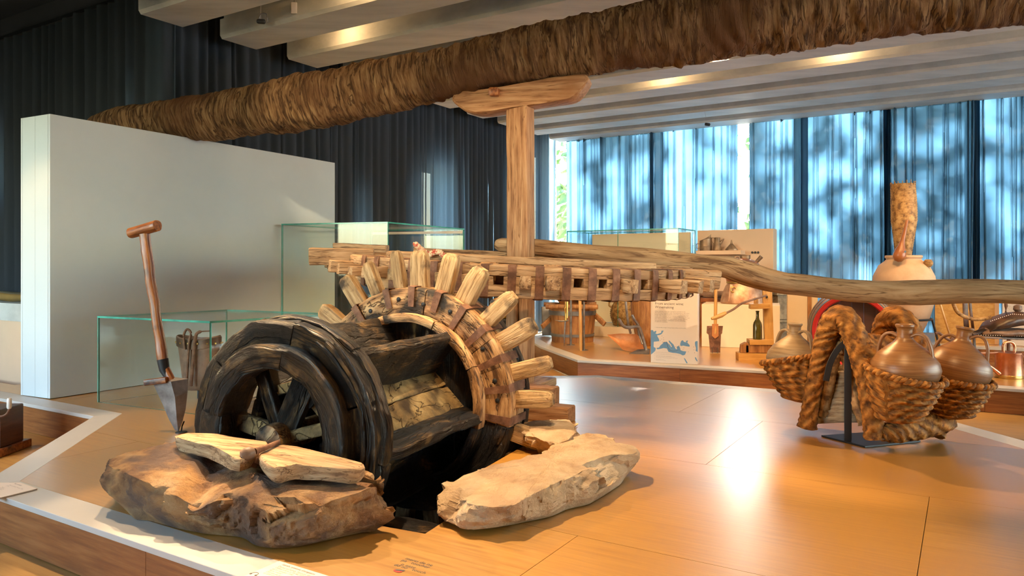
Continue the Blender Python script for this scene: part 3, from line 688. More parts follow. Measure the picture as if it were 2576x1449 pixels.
# ------------------------------------------------------------------ horizontal cogwheel
GC = Vector((PX, PY, .945)); nrm = Vector((.045, -.042, 1)).normalized()
gx = Vector((1, 0, -.045)).normalized(); gy = nrm.cross(gx)
def G(r, a, z): return GC + gx*(r*math.cos(a)) + gy*(r*math.sin(a)) + nrm*z
gear = thing('horizontal_cogwheel', 'large horizontal wooden cogwheel with iron straps around the post', 'cogwheel', GC)
def arc_block(fr, r0, r1, z0, z1, a0, a1, n, name, m, parent, amp=.004, rr=.006, seed=None):
    """a curved block: fr(r, angle, height) maps to the world"""
    b = B(); S = []; C = []; seed = random.random()*60 if seed is None else seed; cr = (r0+r1)/2; cz = (z0+z1)/2
    for i in range(n+1):
        a = a0 + (a1-a0)*i/n; k = .97 if i in (0, n) else 1
        o = rrect((r1-r0)*k, (z1-z0)*k, rr, 2)
        S.append([fr(cr+x, a, cz+y) for x, y in o]); C.append([Vector((cr*a + seed, x, y+seed*.3)) for x, y in o])
    b.loft(S, lcs=C); 
    if amp: b.noise(amp, 9, seed, (1, 1.5, 1.5), 3)
    return obj(name, b, m, parent)
TAU = 2*math.pi; NSEG = 10
for k in range(NSEG):
    a0 = R(-89+3.6) + TAU*k/NSEG; a1 = a0 + TAU/NSEG - .006
    arc_block(G, 1.0, 1.215+random.uniform(-.006, .006), -.058, 0, a0, a1, 10, 'rim_top', m_old, gear, .007)
    arc_block(G, 1.01, 1.22+random.uniform(-.006, .006), -.178, -.112, a0, a1, 10, 'rim_bottom', m_old, gear, .007)
step = R(7.2)
holes = {-1, 2, 3, 5}
for k in range(50):
    kk = k if k < 25 else k-50; a = R(-89) + step*k
    arc_block(G, 1.0, 1.212, -.114, -.056, a+step*.5-step*.31, a+step*.5+step*.31, 3, 'rim_block', m_old, gear, .004)
    # strap between the sockets, folded over the top
    if -8 <= kk <= 9:
        b = B(); aa = a+step*.5; w = .024/1.22; S = []
        for (r, z) in ((1.10, .004), (1.224, .004), (1.230, -.02), (1.231, -.09), (1.229, -.176), (1.215, -.186), (1.12, -.184)):
            S.append([G(r, aa-w, z), G(r, aa+w, z), G(r-.006, aa+w, z-.006 if r < 1.2 else z), G(r-.006, aa-w, z-.006 if r < 1.2 else z)])
        b.loft(S); b.noise(.002, 20, k); obj('iron_strap', b, m_iron, gear, smooth=30)
    if kk in holes: continue
    rnd = random.Random(k*5+3)
    ln = {0: .045, 1: .075, 4: .06, 6: .15, 7: .17, 8: .18}.get(kk, rnd.uniform(.12, .19))
    if -6 < kk < -1: ln = rnd.uniform(.05, .1)
    wj = rnd.uniform(.055, .07); 
    b = beam(G(1.04, a, -.085), G(1.22+ln, a+rnd.uniform(-.01, .01), -.085+rnd.uniform(-.01, .01)), wj, wj*1.05, .007, 4, nrm, taper=1.25 if kk > 5 else 1.05, amp=.006)
    obj('cog', b, m_old if rnd.random() < .8 else m_peg, gear)
for k in range(NSEG):
    a0 = R(-89+3.6) + TAU*k/NSEG; arc_block(G, 1.0, 1.09, -.118, -.052, a0, a0+TAU/NSEG-.004, 10, 'rim_core', m_post, gear, .004)
# spoke beams crossing around the post
for s in (-1, 1):
    b = beam(G(0, 0, .0)+gx*-1.17+gy*(.17*s)+nrm*-.035, G(0, 0, 0)+gx*1.17+gy*(.17*s)+nrm*-.035, .11, .085, .01, 12, nrm, amp=.006); obj('spoke_beam', b, m_old, gear)
    b = beam(G(0, 0, .0)+gy*-1.17+gx*(.20*s)+nrm*-.045, G(0, 0, 0)+gy*1.17+gx*(.20*s)+nrm*-.045, .11, .085, .01, 12, nrm, amp=.006); obj('spoke_beam', b, m_old, gear)
for s, o in ((-1, .62), (1, .62)):
    b = beam(G(0, 0, 0)+gx*-.85+gy*(o*s)+nrm*.012, G(0, 0, 0)+gx*.85+gy*(o*s)+nrm*.012, .12, .05, .01, 10, nrm, amp=.006); obj('tie_beam', b, m_old, gear)
for (a, c, w, h) in ((G(1.05, R(199), -.02), G(1.46, R(196), -.03), .15, .12), (G(.95, R(183), .03), G(1.33, R(181), .03), .12, .06), (G(1.0, R(-33), -.05), G(1.40, R(-24), -.06), .12, .12)):
    obj('beam_end', beam(a, c, w, h, .012, 5, nrm, amp=.008), m_old, gear)
# rope end on the cogwheel
rp = smooth_path([at(1045, 614, 4.6), at(1054, 622, 4.6), at(1066, 632, 4.6), at(1078, 640, 4.6), at(1093, 634, 4.6), at(1106, 634, 4.6), at(1114, 642, 4.6)], 10)
b = B()
for s in range(3):
    q = [p + Vector((math.cos(i*.8+s*2.09), .4*math.sin(i*.8+s*2.09), math.sin(i*.8+s*2.09)))*.010 for i, p in enumerate(rp)]
    tube(q, .010, 6, b=b)
tag(obj('frayed_rope', b, m_rope, None), 'frayed red and white rope end lying on top of the cogwheel', 'rope')

# ------------------------------------------------------------------ draft pole
POLE = [(1249, 601, 626, 5.62), (1256, 598, 633, 5.61), (1290, 599, 637, 5.58), (1340, 600, 643, 5.55), (1400, 605, 649, 5.50), (1500, 614, 656, 5.42), (1600, 622, 671, 5.34), (1700, 633, 683, 5.26),
        (1770, 641, 687, 5.20), (1830, 646, 698, 5.15), (1880, 659, 719, 5.11), (1930, 676, 733, 5.07), (1975, 686, 740, 5.04), (2050, 693, 748, 4.98), (2130, 702, 756, 4.92), (2200, 707, 761, 4.86),
        (2255, 706, 766, 4.82), (2310, 703, 768, 4.78), (2400, 702, 763, 4.70), (2500, 704, 763, 4.62), (2600, 708, 768, 4.54), (2800, 716, 776, 4.4)]
rows = resample(POLE, 150); b = B(); path = [at(x, (a+c)/2, Y) for x, a, c, Y in rows]; rad = [(c-a)/2/F*Y for x, a, c, Y in rows]
sweep(b, path, [circ(r, 26) for r in rad])
for i, v in enumerate(b.v):
    L = b.lc[i]; c = path[i//26]; u = (v-c).normalized(); j = i % 26; a = TAU*j/26
    b.v[i] = v + u*(noise.fractal(Vector((L.x*1.6, math.cos(a)*.8, math.sin(a)*.8)), 1, 2, 3)*.010 + noise.fractal(Vector((L.x*1.5, math.cos(a)*6, math.sin(a)*6)), 1, 2, 3)*.003)
pole = obj('draft_pole', b, m_pole, None, smooth=60)
tag(pole, 'long crooked grey-brown draft pole running from behind the post to the right edge', 'pole')

# ------------------------------------------------------------------ vertical water wheel
ZC = .22; C2 = Vector((-.50, 3.82, ZC))
def Wd(r, a, y): return C2 + WW*(r*math.cos(a)) + UP*(r*math.sin(a)) + UW*y
def Wl(x, y, z): return C2 + WW*x + UW*y + UP*z
wheel = thing('water_wheel', 'tarred vertical water wheel with scoop boards and a ring of wooden pegs', 'water wheel', (C2.x-.4*UW.x, C2.y-.4*UW.y, -.36))
def fr(r, a, z): return Wd(r, a, z)
def fn(r, a, y): return Wd(r, a, y) + WW*.018 + UP*.028
# near ring: felloes in two layers and a raised inner ring
for k in range(6):
    a0 = R(20)+TAU*k/6; a1 = a0+TAU/6-.012
    arc_block(fn, .335, .442, -1.05, -.985, a0, a1, 22, 'outer_felloe', m_tar, wheel, .010, .014)
for k in range(6):
    a0 = R(48)+TAU*k/6; a1 = a0+TAU/6-.012
    arc_block(fn, .335, .455, -.985, -.925, a0, a1, 22, 'outer_felloe', m_tar, wheel, .008, .012)
for k in range(4):
    a0 = R(78)+TAU*k/4; a1 = a0+TAU/4-.01
    arc_block(fn, .255, .352, -1.105, -.93, a0, a1, 26, 'inner_ring', m_tar, wheel, .006, .016)
for k in range(3):   # loose lath strips bent around the near ring, right side
    arc_block(fn, .400+.022*k, .418+.022*k, -1.062, -1.045, R(-48+6*k), R(62-5*k), 26, 'lath', m_tar, wheel, .005, .005)
# axle, hub and spokes
b = lathe([(.045, 0), (.052, .01), (.052, 1.28), (.04, 1.29)], Wl(0, -1.04, 0), 20, UW); b.noise(.003, 8); obj('axle', b, m_felloe, wheel)
b = lathe([(.035, 0), (.062, .004), (.066, .03), (.066, .10), (.05, .11)], Wl(0, -1.085, 0), 26, UW); b.noise(.003, 12); obj('hub', b, m_felloe, wheel)
for k in range(7):
    a = R(12)+TAU*k/7; w = (.05, .10, .055, .07, .05, .09, .06)[k]
    b = beam(Wd(.05, a, -1.0), Wd(.30, a+.05, -.97), w, .045, .01, 4, UW, amp=.007); obj('spoke', b, m_tar if k % 3 else m_gold, wheel)
# scoops: radial boards, sloping floors
for k in range(6):
    a = R(-8+60*k)
    vs = []; rad_ = Vector((math.cos(a), 0, math.sin(a))); tan_ = Vector((-math.sin(a), 0, math.cos(a)))
    def lw(v): return Wl(v.x, v.y, v.z)
    for nm, r0, r1, t, mm in (('scoop_board', .17, .435, .05, m_tar),):
        b = B(); S = []; C = []; n = 26
        for i in range(n+1):
            y = -.99 + .955*i/n; S.append([lw(rad_*((r0+r1)/2+x) + tan_*z + Vector((0, y, 0))) for x, z in [(p[0], p[1]) for p in rrect(r1-r0, t, .014, 3)]])
            C.append([Vector((y + k*3, p[0], p[1])) for p in rrect(r1-r0, t, .014, 3)])
        # densify across by adding noise only
        b.loft(S, lcs=C); b.noise(.010, 6, k*4, (1, 2, 2)); obj(nm, b, mm, wheel)
    a2 = R(-8+60*(k+1)); P0 = Vector((math.cos(a)*.30, 0, math.sin(a)*.30)); P1_ = Vector((math.cos(a2)*.19, 0, math.sin(a2)*.19))
    for i2, (s0, s1) in enumerate(((0, .56), (.58, 1.0))):
        p0 = P0.lerp(P1_, s0); p1 = P0.lerp(P1_, s1); d = (p1-p0); nn = Vector((-d.z, 0, d.x)).normalized()
        b = B(); n = 22; m_ = 8; top = []; S = []; C = []
        for i in range(n+1):
            y = -.97 + .92*i/n; o = rrect(d.length, .035, .008, 2)
            S.append([lw((p0+p1)/2 + d.normalized()*x + nn*z + Vector((0, y, 0))) for x, z in o]); C.append([Vector((y+k*2.3+i2, x, z)) for x, z in o])
        b.loft(S, lcs=C); b.noise(.010, 8, k*3+i2, (1, 2, 2)); obj('floor_board', b, m_gold if k == 0 or (k == 1 and i2) else m_tar, wheel)
# closing board behind the scoops
for k in range(5):
    x0 = -.42+.168*k; x1 = x0+.165
    def hh(x): return math.sqrt(max(.0, .43**2-min(.42, abs(x))**2))
    b = B(); S = []; n = 8
    for i in range(n+1):
        x = x0+(x1-x0)*i/n; h = hh(x)
        S.append([Wl(x, -.045, h), Wl(x, -.005, h), Wl(x, -.005, -h), Wl(x, -.045, -h)])
    b.loft(S, lcs=[[Vector((p.z+k, (p-C2).dot(WW), 0)) for p in q] for q in S]); obj('end_board', b, m_tar, wheel)
# far rim: felloes, inner lip, straps, back ring
fcol = [m_felloe, m_felloe, m_felloe, m_felloe, m_felloe, m_tar, m_tar, m_tar]
for k in range(8):
    a0 = R(-10+45*k); a1 = a0+TAU/8-.012
    mm = m_tar if a0 > R(160) else m_felloe
    arc_block(fr, .425, .57, -.065, .105, a0, a1, 16, 'felloe', mm, wheel, .007, .012)
for k in range(9):
    a0 = R(-14+40*k); a1 = a0+TAU/9-.01
    b = B()
    arc_block(fr, .395, .44, -.125, -.07, a0, a1, 12, 'lip_board', m_felloe if R(-20) < a0 < R(170) else m_tar, wheel, .006, .006)
for k in range(6):
    a0 = R(15+60*k); a1 = a0+TAU/6-.01
    arc_block(fr, .40, .565, .14, .20, a0, a1, 16, 'back_felloe', m_tar, wheel, .008, .012)
for a in (-7, 9, 24, 41, 56, 72, 88, 104, 126, 150):
    a = R(a); w = .020/.57; b = B(); S = []
    for (r, y) in ((.47 if a > 1 else .43, -.071), (.574, -.072), (.577, -.05), (.577, .11)):
        S.append([Wd(r, a-w, y), Wd(r, a+w, y), Wd(r-.005 if y > -.06 else r, a+w, y-.005 if y < -.06 else y), Wd(r-.005 if y > -.06 else r, a-w, y-.005 if y < -.06 else y)])
    b.loft(S); b.noise(.003, 25, a); obj('iron_strap', b, m_iron, wheel, smooth=30)
for a, r in ((14, .50), (33, .50), (62, .51), (80, .49), (97, .51), (118, .50), (3, .5)):
    b = lathe([(.012, 0), (.012, .006), (.006, .010)], Wd(r, R(a), -.062), 10, -UW); obj('rivet', b, m_black, wheel)
PEGS = [-29, -13.5, 2, 17, 32, 46, 60, 74.5, 88, 101, 115, 128, 142, 157]
PEGS += [172+15.3*i for i in range(10)]
for k, a in enumerate(PEGS):
    rnd = random.Random(k+40); a = R(a+rnd.uniform(-1.5, 1.5)); L = rnd.uniform(.755, .785)
    wd = rnd.uniform(.082, .10) if k not in (9, 10) else .062; th = rnd.uniform(.055, .07)
    p0 = Wd(.50, a, .02); p1 = Wd(L, a+rnd.uniform(-.02, .02), .02); ts = [0, .25, .5, .72, .86, .94, .985, 1]; secs = []
    for t in ts:
        tp = 1.0 if t < .7 else 1-.22*((t-.7)/.3)**2.2
        if t > .97: tp *= .80
        secs.append(rrect(wd*tp, th*tp, .007, 2))
    b = B(); sweep(b, [p0.lerp(p1, t) for t in ts], secs, UW, off=Vector((k*1.7, k*.9, 0))); b.noise(.0035, 9, k, (1, 1, 1), 4)
    obj('peg', b, m_peg, wheel)
# wet log in the pit under the wheel
b = beam(uw(-.05, -.35, -.10), uw(.02, .70, -.115), .15, .15, .06, 14, amp=.012, nr=5)
tag(obj('wet_log', b, m_tar, None), 'dark wet log lying in the pit between the two front stones', 'log')

# ------------------------------------------------------------------ stones
def stone(name, outline, bottom, m, label, seed, dip=None, amp=.02, n=15, fs=4.0, chips=46):
    top = smooth_closed(outline, n); N_ = len(top); bot = smooth_closed(bottom, 8)
    # match the bottom outline to the top by direction from the centre
    c = sum(top, Vector())/N_; cb = sum(bot, Vector())/len(bot)
    def ray(dx, dy):
        best = 0
        for i in range(len(bot)):
            p = bot[i-1]-c; q = bot[i]-c; e = q-p; den = dx*e.y - dy*e.x
            if abs(den) < 1e-9: continue
            t = (p.x*e.y - p.y*e.x)/den; s = (p.x*dy - p.y*dx)/den
            if t > 0 and 0 <= s <= 1: best = max(best, t)
        return best
    rings = []; lv = 22
    zb = [min(v.z for v in bot)]*N_
    B0 = []
    for p in top:
        d = Vector((p.x-c.x, p.y-c.y, 0)).normalized(); r = ray(d.x, d.y); k = Vector((c.x, c.y, 0)) + d*r
        zz = min(bot, key=lambda v: (v-k).to_2d().length).z; e = (k-p).to_2d()
        if e.length > .11: e = e*(.11/e.length)
        B0.append(Vector((p.x+e.x, p.y+e.y, zz)))
    for f in (0.0, .35, .7, .86): rings.append([Vector((c.x + (B0[i].x-c.x)*f, c.y + (B0[i].y-c.y)*f, .003)) for i in range(N_)])
    for j in range(lv+1):
        t = j/lv; bul = math.sin(math.pi*t**.8)*.022
        rings.append([B0[i].lerp(top[i], t) + Vector((top[i].x-c.x, top[i].y-c.y, 0)).normalized()*bul for i in range(N_)])
    for f in (.965, .9, .8, .68, .55, .42, .3, .18, .07):
        rings.append([Vector((c.x + (p.x-c.x)*f, c.y + (p.y-c.y)*f, c.z + (p.z-c.z)*f + .012*(1-f**4))) for p in top])
    b = B(); b.loft(rings, lcs=rings)
    for i, v in enumerate(b.v):
        q = v*fs + Vector((seed, seed*.5, 0))
        d = noise.fractal(q, .9, 2.1, 5)*amp*.6 + (abs(noise.noise(q*1.5+Vector((7, 0, 0))))-.25)*amp*1.5
        cell = noise.voronoi(v*6 + Vector((seed, 0, 0)))[0]; d += (cell[0]-.3)*-amp*.45
        j = i//N_; out = Vector((v.x-c.x, v.y-c.y, 0)).normalized()
        d += noise.fractal(q*3.6, .7, 2.1, 4)*amp*.55 + max(0, noise.noise(q*1.7+Vector((3, 3, 3)))-.15)*-amp*1.3
        k = 1.0 if j <= lv+4 else .32
        dd = out*d*k*(1.0 if j <= lv+4 else .0) + Vector((0, 0, d*(.45 if j > lv+3 else .25)))
        if dip:
            for (a, e, w, h) in dip:
                ab = (e-a).to_2d(); t = max(0, min(1, (v-a).to_2d().dot(ab)/ab.length_squared)); dist = ((v-a).to_2d()-ab*t).length
                if v.z > .06: dd.z -= h*math.exp(-(dist/w)**2)*min(1, (v.z-.06)/.08)
        if j < 4: dd *= .2
        b.v[i] = Vector((v.x+dd.x, v.y+dd.y, max(.002, v.z+dd.z)))
    # knock flat chips off the flanks and arrises, then roughen
    rnd = random.Random(int(seed*10)); side = [i for i in range(len(b.v)) if 6 <= i//N_ <= lv+6]
    for kk in range(chips):
        i = rnd.choice(side); v = b.v[i]; nb = (b.v[i+N_] - b.v[i-N_]).cross(b.v[(i//N_)*N_+(i+3) % N_] - b.v[(i//N_)*N_+(i-3) % N_])
        if nb.length < 1e-9: continue
        nb.normalize()
        if nb.dot(v-Vector((c.x, c.y, c.z*.5))) < 0: nb = -nb
        if nb.z < -.15: continue
        nb = (nb + Vector((rnd.gauss(0, .2), rnd.gauss(0, .2), abs(rnd.gauss(0, .25))))).normalized(); o = v - nb*rnd.uniform(.003, .014); rad_ = rnd.uniform(.05, .15)
        for w_ in side:
            q = b.v[w_] - o; h = q.dot(nb)
            if 0 < h < .022 and q.length < rad_: b.v[w_] = b.v[w_] - nb*h*.92
    for i, v in enumerate(b.v):
        if i//N_ < 5: continue
        k = 1.0 if i//N_ <= lv+4 else .35
        d = noise.fractal(v*22 + Vector((seed, 3, 1)), .7, 2.1, 5)*.012*k - max(0, noise.noise(v*13+Vector((seed, 9, 2)))-.22)*.026*k - abs(noise.noise(v*42+Vector((seed, 4, 8))))*.004*k
        u = Vector((v.x-c.x, v.y-c.y, (v.z-.08)*1.5)).normalized(); b.v[i] = v + u*d
    return tag(obj(name, b, m, None, smooth=28), label, 'stone')
TL = [(262, 1168, .175), (303, 1184, .17), (365, 1212, .16), (425, 1240, .145), (500, 1262, .14), (560, 1258, .145), (630, 1261, .15), (700, 1266, .155), (760, 1267, .16), (825, 1259, .165), (889, 1243, .17), (935, 1225, .17), (978, 1218, .16),
      (984, 1208, .175), (965, 1194, .185), (930, 1182, .19), (860, 1168, .195), (780, 1168, .20), (700, 1160, .205), (600, 1128, .215), (520, 1104, .22), (462, 1094, .22), (400, 1103, .215), (330, 1125, .20), (280, 1146, .185)]
BL = [(290, 1254, .07), (338, 1272, .055), (413, 1303, .04), (493, 1322, .035), (544, 1327, .035), (606, 1338, .03), (648, 1361, .03), (710, 1373, .025), (785, 1366, .025), (837, 1350, .03), (906, 1330, .035), (958, 1315, .04), (978, 1300, .05)]
bl = [on(*p) for p in BL] + [at(800, 1240, 2.76), at(600, 1215, 2.92), at(470, 1200, 3.0), at(360, 1205, 2.95), at(290, 1225, 2.82)]
for v in bl[len(BL):]: v.z = .03
g0 = on(552, 1130, .21); g1 = on(470, 1262, .15)
stone('left_stone', [on(*p) for p in TL], bl, m_stoneb, 'large brown rough stone slab lying front left of the water wheel', 3.0, dip=[(g0, g1, .05, .032), (on(500, 1190, .2), on(560, 1160, .2), .05, .015)], amp=.024)
TR = [(1106, 1213, .11), (1140, 1247, .10), (1195, 1271, .10), (1280, 1273, .105), (1331, 1249, .11), (1400, 1217, .115), (1452, 1193, .12), (1521, 1159, .125), (1600, 1137, .13), (1612, 1126, .13), (1590, 1114, .135), (1556, 1103, .14), (1487, 1088, .145),
      (1449, 1097, .14), (1400, 1109, .135), (1366, 1136, .13), (1314, 1147, .125), (1228, 1173, .12), (1148, 1198, .115)]
BR = [(1106, 1296, .02), (1150, 1325, .02), (1183, 1332, .02), (1245, 1327, .02), (1300, 1312, .025), (1383, 1291, .03), (1435, 1262, .04), (1490, 1250, .04), (1521, 1232, .045), (1548, 1212, .05), (1592, 1172, .065)]
br_ = [on(*p) for p in BR] + [at(1580, 1150, 3.22), at(1500, 1140, 3.4), at(1400, 1165, 3.25), at(1250, 1215, 2.95), at(1130, 1240, 2.7)]
for v in br_[len(BR):]: v.z = .02
stone('right_stone', [on(*p) for p in TR], br_, m_stonel, 'large pale limestone slab lying front right of the water wheel', 11.0, amp=.014, fs=5)
TS = [(1318, 1092, .10), (1345, 1100, .10), (1380, 1112, .095), (1420, 1108, .10), (1453, 1085, .11), (1452, 1066, .115), (1420, 1054, .115), (1370, 1056, .115), (1325, 1060, .11)]
BS = [(1320, 1128), (1350, 1135), (1385, 1142), (1425, 1132), (1452, 1112), (1440, 1096), (1370, 1092), (1325, 1100)]
stone('small_stone', [on(*p) for p in TS], [on(x, y, 0) for x, y in BS], m_stonel, 'small pale stone behind the right slab beside the pegs', 21.0, amp=.012, fs=7, chips=25, n=12)

# wood shards, pin and chain on the left stone
def shard(label, pts, z0, th, tilt, m, seed):
    P = [on(x, y, z0) for x, y in pts]; c = sum(P, Vector())/len(P)
    for p in P: p.z += tilt*((p-c).dot(WW))
    S = smooth_closed(P, 3); b = B(); rs = []
    for dz, s in ((-th, .93), (-th*.6, 1), (-.006, 1), (0, .96)): rs.append([c + (p-c)*s + Vector((0, 0, dz)) for p in S])
    b.loft(rs, lcs=[[Vector(((p-c).dot(WW)+seed, (p-c).dot(UW), p.z*2)) for p in q] for q in rs]); b.noise(.006, 14, seed, (1, 3, 3))
    return tag(obj('wood_shard', b, m, None, smooth=45), label, 'wood')
shard('split bearing plank with burnt groove on the left stone, left piece', [(444, 1099), (469, 1088), (544, 1092), (672, 1114), (652, 1133), (606, 1152), (572, 1142), (524, 1119)], .255, .05, .0, m_old, 1.0)
shard('split bearing plank on the left stone, right piece pointing right', [(652, 1140), (710, 1122), (820, 1140), (913, 1161), (889, 1174), (765, 1170), (716, 1173), (675, 1172)], .245, .05, -.03, m_old, 5.0)
pin = thing('axle_pin', 'dark iron axle pin with a bulb end lying on the left stone', 'pin', on(618, 1143, .24))
q = [on(622, 1142, .26), on(640, 1136, .265), on(666, 1127, .265), on(700, 1112, .262)]
obj('bulb', lathe([(.004, -.024), (.016, -.02), (.023, -.006), (.022, .012), (.012, .026)], q[0], 16, q[1]-q[0]), m_hide, pin)
obj('shaft', tube(q[1:], [.012, .009, .008], 10), m_iron, pin)
ch = thing('link_chain', 'short rusty chain of square links under the axle pin', 'chain', on(640, 1160, .2))
for i, (x, y, z) in enumerate(((598, 1150, .225), (612, 1156, .222), (626, 1160, .218), (640, 1166, .214), (655, 1160, .228), (668, 1168, .22))):
    p = on(x, y, z); a = .4+i*.5
    b = B(); M = Matrix.Translation(p) @ Matrix.Rotation(a, 4, 'Z') @ Matrix.Rotation(.4, 4, 'X')
    b.box((-.016, -.012, -.011), (.016, .012, .011), M); obj('link', b, m_iron, ch, bevel=.003)
# ------------------------------------------------------------------ glass showcases
def pane(a, c, d2, z0, z1, parent, th=.010, name='glass_pane'):
    """upright pane between a and c (top view), thickness along d2, narrow faces green"""
    a = Vector(a); c = Vector(c); t = Vector(d2).normalized()*th; b = B()
    P = [Vector((v.x, v.y, z)) for z in (z0, z1) for v in (a, c, c+t, a+t)]
    b.add(P, [(0, 1, 5, 4), (2, 3, 7, 6)], mi=0); b.add(P, [(0, 3, 2, 1), (4, 5, 6, 7), (1, 2, 6, 5), (3, 0, 4, 7)], mi=1)
    return obj(name, b, [m_glass, m_gedge], parent, smooth=0)
def lid(pts, z, parent, th=.012):
    P = [Vector((p[0], p[1], z)) for p in pts]; Q = [p - Vector((0, 0, th)) for p in P]; b = B()
    b.add(P+Q, [(0, 1, 2, 3), (7, 6, 5, 4)], mi=0); b.add(P+Q, [(i, (i+1) % 4, 4+(i+1) % 4, 4+i) for i in range(4)], mi=1)
    return obj('glass_lid', b, [m_glass, m_gedge], parent, smooth=0)
def showcase(label, near, left, far, right, z0, z1, joints=()):
    near, left, far, right = [Vector((*p, 0)) for p in (near, left, far, right)]
    t = thing('glass_showcase', label, 'showcase', (near.x, near.y, z0))
    cen = (near+left+far+right)/4
    for a, c in ((left, near), (near, right), (right, far), (far, left)):
        m = (a+c)/2; inn = (cen-m); d = (c-a).normalized(); inn = (inn - d*inn.dot(d)).normalized()
        pane(a+d*.012, c-d*.001, inn, z0+.001, z1-.0125, t)
    lid([near, left, far, right], z1, t)
    return t
showcase('low glass showcase standing behind the spade', (-1.805, 4.39), (-2.73, 4.84), (-2.15, 5.55), (-1.22, 5.10), 0.0, .568)
showcase('tall empty glass showcase behind the water wheel', (-1.065, 6.30), (-2.07, 6.60), (-1.49, 7.76), (-.484, 7.46), 0.0, 1.275)
strip = B(); a_ = Vector((-1.47, 7.735, 1.25)); c_ = Vector((-.50, 7.44, 1.25)); prism([a_, c_, c_-UP*.025, a_-UP*.025], (0, -.012, 0), strip)
tag(obj('aluminium_strip', strip, m_sign, None, smooth=0), 'pale strip along the back top edge of the tall glass showcase', 'strip')

# leather bucket with an iron hook in the low showcase
bk = thing('leather_bucket', 'worn brown leather water bag with riveted rim inside the low showcase', 'bag', (-2.12, 4.98, 0))
c = Vector((-2.12, 4.98, 0)); ax = Vector((.8, -.2, 0)).normalized(); ay = Vector((.2, .8, 0)).normalized(); b = B(); S = []
for h, w, dp in ((.06, .09, .05), (.075, .105, .06), (.12, .118, .065), (.25, .138, .075), (.36, .155, .08), (.415, .165, .085), (.42, .158, .078), (.40, .15, .07), (.2, .12, .06)):
    S.append([c + ax*(w*math.cos(TAU*i/28)) + ay*(dp*math.sin(TAU*i/28)) + UP*(h + .012*math.cos(TAU*i/14)*(h > .3)) for i in range(28)])
b.loft(S); b.noise(.006, 9, 4); obj('body', b, m_hide, bk)
b = B(); S = []
for h, k in ((.35, 1.02), (.352, 1.05), (.41, 1.06), (.412, 1.03)):
    S.append([c + ax*(.158*k*math.cos(TAU*i/28)) + ay*(.082*k*math.sin(TAU*i/28)) + UP*(h + .012*math.cos(TAU*i/14)) for i in range(28)])
b.loft(S, cap=False); obj('rim_band', b, m_leather, bk)
for i in range(15):
    a = TAU*i/15; p = c + ax*(.170*math.cos(a)) + ay*(.09*math.sin(a)) + UP*.38
    obj('rivet', lathe([(.007, 0), (.005, .004)], p, 8, ax*math.cos(a)+ay*math.sin(a)), m_brass, bk)
b = prism([c+ax*-.17+UP*.40, c+ax*-.155+UP*.30, c+ax*-.118+UP*.08, c+ax*-.10+UP*.08, c+ax*-.14+UP*.31, c+ax*-.15+UP*.40], ay*-.09+UP*.001); 
hk = thing('iron_hook', 'iron hook hanging over the front of the leather water bag', 'hook', c)
f0 = c - ay*.095
obj('hook_bar', tube(smooth_path([f0+ax*-.035+UP*.34, f0+ax*-.045+UP*.43, f0+ax*-.02+UP*.475, f0+ax*.01+UP*.45, f0+ax*-.005+UP*.37, f0+ax*-.02+UP*.14], 6), .008, 8), m_iron, hk)
obj('hook_arm', tube(smooth_path([f0+ax*.01+UP*.10, f0+ax*.03+UP*.3, f0+ax*.045+UP*.42, f0+ax*.07+UP*.458, f0+ax*.15+UP*.468], 6), [.011]*20+[.004]*5, 8), m_iron, hk)
obj('bag_stand', tube([c+UP*.0, c+UP*.10], .012, 8), m_black, bk)

# ------------------------------------------------------------------ spade left of the wheel
SY = 3.98
sp = thing('long_spade', 'old spade with T-shaped wooden grip and pointed iron blade left of the wheel', 'spade', on(455, 1088, 0))
obj('grip', beam(at(329, 587, 4.06), at(397, 567, 3.98), .058, .058, .024, 6, amp=.003, nr=4), m_tool, sp)
pth = smooth_path([at(364, 588, 4.02), at(377, 690, 4.01), at(394, 800, 4.0), at(410, 905, SY)], 8)
b = B(); sweep(b, pth, [rrect(.052-.008*math.sin(i/len(pth)*3), .046, .014, 3) for i in range(len(pth))], Vector((0, 1, 0))); b.noise(.004, 9, 3); obj('shaft', b, m_tool, sp)
obj('ferrule', tube([at(409, 903, SY), at(414, 930, SY), at(424, 952, SY-.01)], [.030, .027, .016], 12, Vector((0, 1, 0))), m_black, sp)
obj('neck', tube([at(416, 925, SY), at(432, 958, SY-.012)], [.02, .022], 10, Vector((0, 1, 0))), m_tool, sp)
obj('foot_step', beam(at(367, 962, SY-.02), at(422, 955, SY-.03), .045, .032, .005, 4, amp=.001), m_tool, sp)
bl_ = [(386, 967), (429, 948), (472, 953), (471, 985), (466, 1030), (457, 1065), (448, 1085), (440, 1082), (425, 1055), (408, 1015), (394, 985)]
b = B(); rid_ = [at(432, 955, SY-.035), at(444, 1010, SY-.033), at(446, 1083, SY-.012)]
P = [at(x, y, SY-.01) for x, y in bl_]; n = len(P); cI = n
Q = [p + Vector((0, .006, 0)) for p in P]
R3 = [at(430, 960, SY-.045), at(440, 1000, SY-.042), at(444, 1045, SY-.03)]
b.add(P+Q+R3, [(0, 1, 2*n), (1, 2, 2*n), (0, 2*n, 2*n+1, 10), (2*n, 2, 3, 2*n+1), (10, 2*n+1, 9), (2*n+1, 3, 4, 2*n+2), (9, 2*n+1, 2*n+2, 8), (2*n+2, 4, 5), (8, 2*n+2, 7), (2*n+2, 5, 6), (7, 2*n+2, 6)]
      + [tuple(range(2*n-1, n-1, -1))] + [(i, (i+1) % n, n+(i+1) % n, n+i) for i in range(n)])
obj('blade', b, m_steel, sp, smooth=0)
sr = thing('spade_support', 'thin steel support rod holding the old spade upright', 'rod', on(456, 1088, 0))
